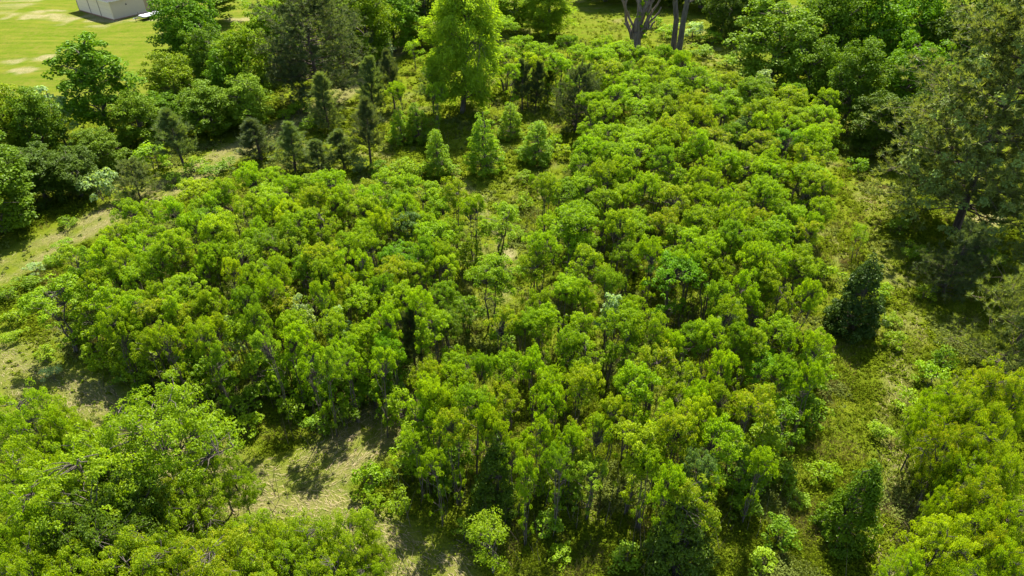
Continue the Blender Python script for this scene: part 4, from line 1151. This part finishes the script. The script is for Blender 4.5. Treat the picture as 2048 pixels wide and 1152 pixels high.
# ---- pale vines over the left side of the huge pine
def build_vine():
    pine = [t for t in placed if t['short'] == 'huge right pine'][0]
    rng = RS(77)
    n = 120
    t = rng.uniform(0.06, 0.93, n)
    a = rng.uniform(math.pi * 0.55, math.pi * 1.5, n)
    prof = np.interp(t, [0, .2, .45, .8, 1], [.62, .98, .95, .62, .12]) * pine['W'] / 2
    C = np.stack([np.cos(a) * prof * rng.uniform(.7, 1.04, n), np.sin(a) * prof * rng.uniform(.7, 1.04, n), t * pine['H']], 1)
    V, Fq, ti, tp = clump_leaves(rng, C, rng.uniform(.3, .6, n), 46, .2, .16)
    me = make_mesh('climbing_vine', V, Fq, LEAF, {'tint': ti, 'tip': tp})
    o = add_object('climbing_vine', me, None, (pine['x'], pine['y'], float(terr(pine['x'], pine['y']))))
    o.color = (0.125, 0.165, 0.045, 0.0)
    set_props(o, 'pale leafy vine climbing the left side of the huge right pine', 'vine')


build_vine()

# ---- filler trees inside the thickets, where crowns are hidden or half hidden
def fill_trees(poly_px, zone, group, n_max, gap, seed):
    poly = np.array([place(x, y, 5.0)[:2] for x, y in poly_px])
    rng = RS(seed)
    lo, hi = poly.min(0), poly.max(0)
    have = [(t['x'], t['y']) for t in placed if t['kind'] != 'shrub']
    added = 0
    for _ in range(6000):
        if added >= n_max: break
        p = rng.uniform(lo, hi)
        if not inside(p[None], poly)[0]: continue
        if min((p[0] - a) ** 2 + (p[1] - b) ** 2 for a, b in have) < gap * gap: continue
        have.append((p[0], p[1])); added += 1
        add_tree('gum', 'thicket_tree', p[0], p[1], rng.uniform(4.6, 5.7), rng.uniform(2.4, 3.2), 'LLOOBD'[rng.randint(6)], zone=zone, group=group)
    return added


fill_trees([(190, 470), (260, 405), (380, 365), (480, 340), (600, 350), (780, 350), (900, 360), (935, 420), (930, 600), (860, 640), (800, 700), (700, 710), (560, 690), (420, 690), (240, 660), (200, 560)],
           'left thicket', 'young trees of the left thicket', 14, 1.9, 3)
fill_trees([(1110, 350), (1190, 290), (1190, 180), (1220, 110), (1300, 120), (1480, 150), (1640, 185), (1680, 260), (1660, 420), (1620, 540), (1580, 600), (1610, 700), (1510, 790), (1460, 860), (1400, 900), (1250, 890), (1050, 890), (860, 870), (840, 800), (880, 730), (1010, 640), (1070, 520)],
           'right thicket', 'young trees of the right thicket', 26, 1.95, 4)

# ---- labels for thicket trees and shrubs: by colour and by the nearest tree that stands out
LAND = [t for t in placed if t['short']]
DIRS = ['right of', 'upper right of', 'above', 'upper left of', 'left of', 'lower left of', 'below', 'lower right of']
ORD = ['first', 'second', 'third', 'fourth', 'fifth', 'sixth', 'seventh', 'eighth', 'ninth', 'tenth', 'eleventh', 'twelfth', 'thirteenth', 'fourteenth', 'fifteenth', 'sixteenth']


def auto_labels(items, noun, lands):
    bins = {}
    for t in items:
        best = None
        for l in lands:
            d = math.hypot(t['px'] - l['px'], t['py'] - l['py'])
            if best is None or d < best[0]: best = (d, l)
        d, l = best
        a = math.degrees(math.atan2(-(t['py'] - l['py']), t['px'] - l['px'])) % 360
        k = int(((a + 22.5) % 360) // 45)
        bins.setdefault((id(l), k), []).append((d, t, l, k))
    for v in bins.values():
        v.sort(key=lambda q: q[0])
        for i, (d, t, l, k) in enumerate(v):
            cw = COLORS[t['colour']][2]
            o = 'nearest' if i == 0 else ORD[i] + ' nearest'
            t['root']['label'] = f"{cw} {noun}, {o} {DIRS[k]} the {l['short']}"


extra = []
for t in placed:
    if t['zone'] == 'lower left grove' and not any(e.get('zone') == 'lower left grove' for e in extra):
        t['root']['label'] = 'widest spreading tree of the lower left grove, with bronze-green flat crown'
        t['short'] = 'widest lower-left tree'; t['label'] = 'set'; extra.append(t)
    elif t['zone'] == 'lower right grove' and not any(e.get('zone') == 'lower right grove' for e in extra):
        t['root']['label'] = 'topmost bronze-tipped spreading tree of the lower right grove'
        t['short'] = 'topmost lower-right tree'; t['label'] = 'set'; extra.append(t)
    elif t['zone'] == 'lower right grove' and t['colour'] == 'Y':
        t['root']['label'] = 'brightest yellow-green spreading tree at the lower right corner'
        t['short'] = 'brightest corner tree'; t['label'] = 'set'; extra.append(t)
LAND = [t for t in placed if t['short']]
auto_labels([t for t in placed if t['zone'] and 'thicket' in t['zone']], 'thicket tree', LAND)
auto_labels([t for t in placed if t['zone'] and 'grove' in t['zone'] and not t['label']], 'spreading tree', LAND)
auto_labels([t for t in placed if t['zone'] == 'shrubs'], 'low shrub', LAND)
auto_labels([t for t in placed if t['zone'] == 'fringe'], 'edge sapling', LAND)

# ------------------------------------------------------------------ ground cover (stuff)
def scatter_points(rng, n):
    """Ground points spread evenly over the picture's ground, denser towards the camera."""
    px = rng.uniform(-140, 2190, n)
    py = rng.uniform(20, 1240, n)
    u, v = (px - 1024) / F_PX, (576 - py) / F_PX
    dz = -SP + v * CP
    t = -CAM_H / dz
    P = np.stack([u * t, (CP + v * SP) * t], 1)
    return P[(t > 0) & (P[:, 1] < 118)]


def build_cover():
    rng = RS(5)
    # leafy weeds
    P = scatter_points(rng, 120000)
    mown, straw, lawn, bare, clear = zones(P)
    dens = (0.25 + 0.75 * smooth01(0.35, 0.62, vnoise(P, 1.7, 21))) * (1 - lawn) * (1 - 0.93 * mown) * (1 - bare) * (1 - 0.55 * clear)
    P = P[rng.uniform(0, 1, len(P)) < dens]
    h = 0.10 + 0.34 * vnoise(P, 1.3, 22) ** 2 + 0.10 * rng.uniform(0, 1, len(P))
    dist = np.sqrt((P ** 2).sum(1) + CAM_H ** 2)
    k = 9
    idx = np.repeat(np.arange(len(P)), k)
    n = len(idx)
    base = np.stack([P[:, 0], P[:, 1], terr(P[:, 0], P[:, 1])], 1)[idx]
    d = sphere_dirs(rng, n, 0.0)
    C = base + d * np.stack([h, h, h * 1.1], 1)[idx] * rng.uniform(0.35, 1.0, (n, 1))
    N = d * 0.5 + np.array([0, 0, 0.8]) + rng.normal(0, 0.45, (n, 3))
    sz = np.clip(dist / 45, 0.8, 1.9)[idx]
    V, Fq = leaf_quads(C, N, rng, 0.15 * sz, 0.085 * sz)
    tone = vnoise(P, 2.6, 23)[idx] * 0.6 + rng.uniform(0, 0.4, n)
    c0, c1, c2 = np.array([0.072, 0.110, 0.006]), np.array([0.150, 0.190, 0.008]), np.array([0.13, 0.15, 0.05])
    col = c0 + (c1 - c0) * tone[:, None]
    pale = (vnoise(P, 3.1, 24)[idx] > 0.66)[:, None]
    col = np.where(pale, col * 0.5 + c2 * 0.5, col) * rng.uniform(0.75, 1.25, (n, 1))
    me = make_mesh('weeds', V, Fq, COVER, {'col': np.repeat(col, 4, 0)})
    set_props(add_object('weeds', me), 'leafy green weeds covering the rough clearings and trail edges', 'weeds', kind='stuff')
    # rough grass blades
    P = scatter_points(rng, 52000)
    mown, straw, lawn, bare, clear = zones(P)
    P = P[rng.uniform(0, 1, len(P)) < (1 - lawn) * (1 - 0.6 * bare)]
    mown, straw, lawn, bare, clear = zones(P)
    hh = (0.20 + 0.38 * vnoise(P, 1.9, 31)) * (1 - 0.78 * mown)
    k = 8
    idx = np.repeat(np.arange(len(P)), k)
    n = len(idx)
    base = np.stack([P[:, 0], P[:, 1], terr(P[:, 0], P[:, 1]) - 0.02], 1)[idx] + np.concatenate([rng.normal(0, 0.13, (n, 2)), np.zeros((n, 1))], 1)
    lean = np.concatenate([rng.normal(0, 0.55, (n, 2)), np.ones((n, 1))], 1)
    tip_ = base + unit(lean) * (hh[idx] * rng.uniform(0.5, 1.25, n))[:, None]
    side = unit(np.cross(lean, rng.normal(0, 1, (n, 3)))) * (0.014 * np.clip(np.sqrt((P ** 2).sum(1) + 784)[idx] / 35, 1, 2.2))[:, None]
    V = np.stack([base - side, base + side, tip_], 1).reshape(-1, 3)
    dryness = np.clip(straw[idx] * 0.9 + (vnoise(P, 1.2, 33)[idx] > 0.68) * 0.6 + rng.normal(0, 0.16, n), 0, 1)[:, None]
    g = np.array([0.106, 0.146, 0.006]) * rng.uniform(0.7, 1.3, (n, 1))
    y = np.array([0.20, 0.155, 0.075]) * rng.uniform(0.7, 1.2, (n, 1))
    me = make_mesh('grass', V, np.arange(n * 3).reshape(n, 3), COVER, {'col': np.repeat(g + (y - g) * dryness, 3, 0)})
    set_props(add_object('grass', me), 'rough green and dry grass growing over the clearings', 'grass', kind='stuff')
    # mown straw lying along the trails
    P = scatter_points(rng, 150000)
    mown, straw, lawn, bare, clear = zones(P)
    P = P[rng.uniform(0, 1, len(P)) < np.clip(straw * 0.95 * (0.15 + mown), 0, 1)]
    n = len(P)
    ang = np.zeros(n)
    bestd = np.full(n, 1e9)
    for line, hw in TRAILS:
        for a, b in zip(line[:-1], line[1:]):
            d = seg_dist(P, np.array([a, b]))
            m = d < bestd
            bestd[m] = d[m]; ang[m] = math.atan2(b[1] - a[1], b[0] - a[0])
    ang += rng.normal(0, 0.45, n)
    L = rng.uniform(0.12, 0.42, n)
    dirv = np.stack([np.cos(ang) * L, np.sin(ang) * L, rng.normal(0, 0.05, n)], 1)
    base = np.stack([P[:, 0], P[:, 1], terr(P[:, 0], P[:, 1]) + rng.uniform(0.01, 0.10, n)], 1)
    side = np.stack([-np.sin(ang), np.cos(ang), rng.normal(0, .3, n)], 1) * 0.009
    V = np.stack([base - side, base + side, base + dirv + side * .5, base + dirv - side * .5], 1).reshape(-1, 3)
    c = np.array([0.33, 0.26, 0.15]) * rng.uniform(0.55, 1.25, (n, 1)) * np.array([1, 1, 1])
    me = make_mesh('cut_straw', V, np.arange(n * 4).reshape(n, 4), DRY, {'col': np.repeat(c, 4, 0)})
    set_props(add_object('cut_straw', me), 'dry cut straw lying along the mown trails', 'straw', kind='stuff')
    # thin grey-brown twigs and dead stalks under the thickets
    pts = np.array([(t['x'], t['y']) for t in placed if t['zone'] and ('thicket' in t['zone'] or 'grove' in t['zone'])])
    idx = rng.randint(0, len(pts), 5200)
    B = pts[idx] + rng.normal(0, 1.1, (len(idx), 2))
    n = len(B)
    base = np.stack([B[:, 0], B[:, 1], terr(B[:, 0], B[:, 1]) - 0.05], 1)
    top = base + np.stack([rng.normal(0, .35, n), rng.normal(0, .35, n), rng.uniform(0.8, 3.4, n)], 1)
    s = unit(np.cross(top - base, rng.normal(0, 1, (n, 3)))) * 0.016
    s2 = unit(np.cross(top - base, s)) * 0.016
    V = np.stack([base - s, base + s, base + s2, top], 1).reshape(-1, 3)
    q = np.arange(n)[:, None] * 4
    Fc = np.concatenate([q + np.array([0, 1, 3]), q + np.array([1, 2, 3]), q + np.array([2, 0, 3])])
    c = np.array([0.15, 0.12, 0.095]) * rng.uniform(0.5, 1.5, (n, 1))
    me = make_mesh('undergrowth', V, Fc, DRY, {'col': np.repeat(c, 4, 0)})
    set_props(add_object('undergrowth', me), 'thin bare stalks and twigs standing under the thickets', 'undergrowth', kind='stuff')


build_cover()
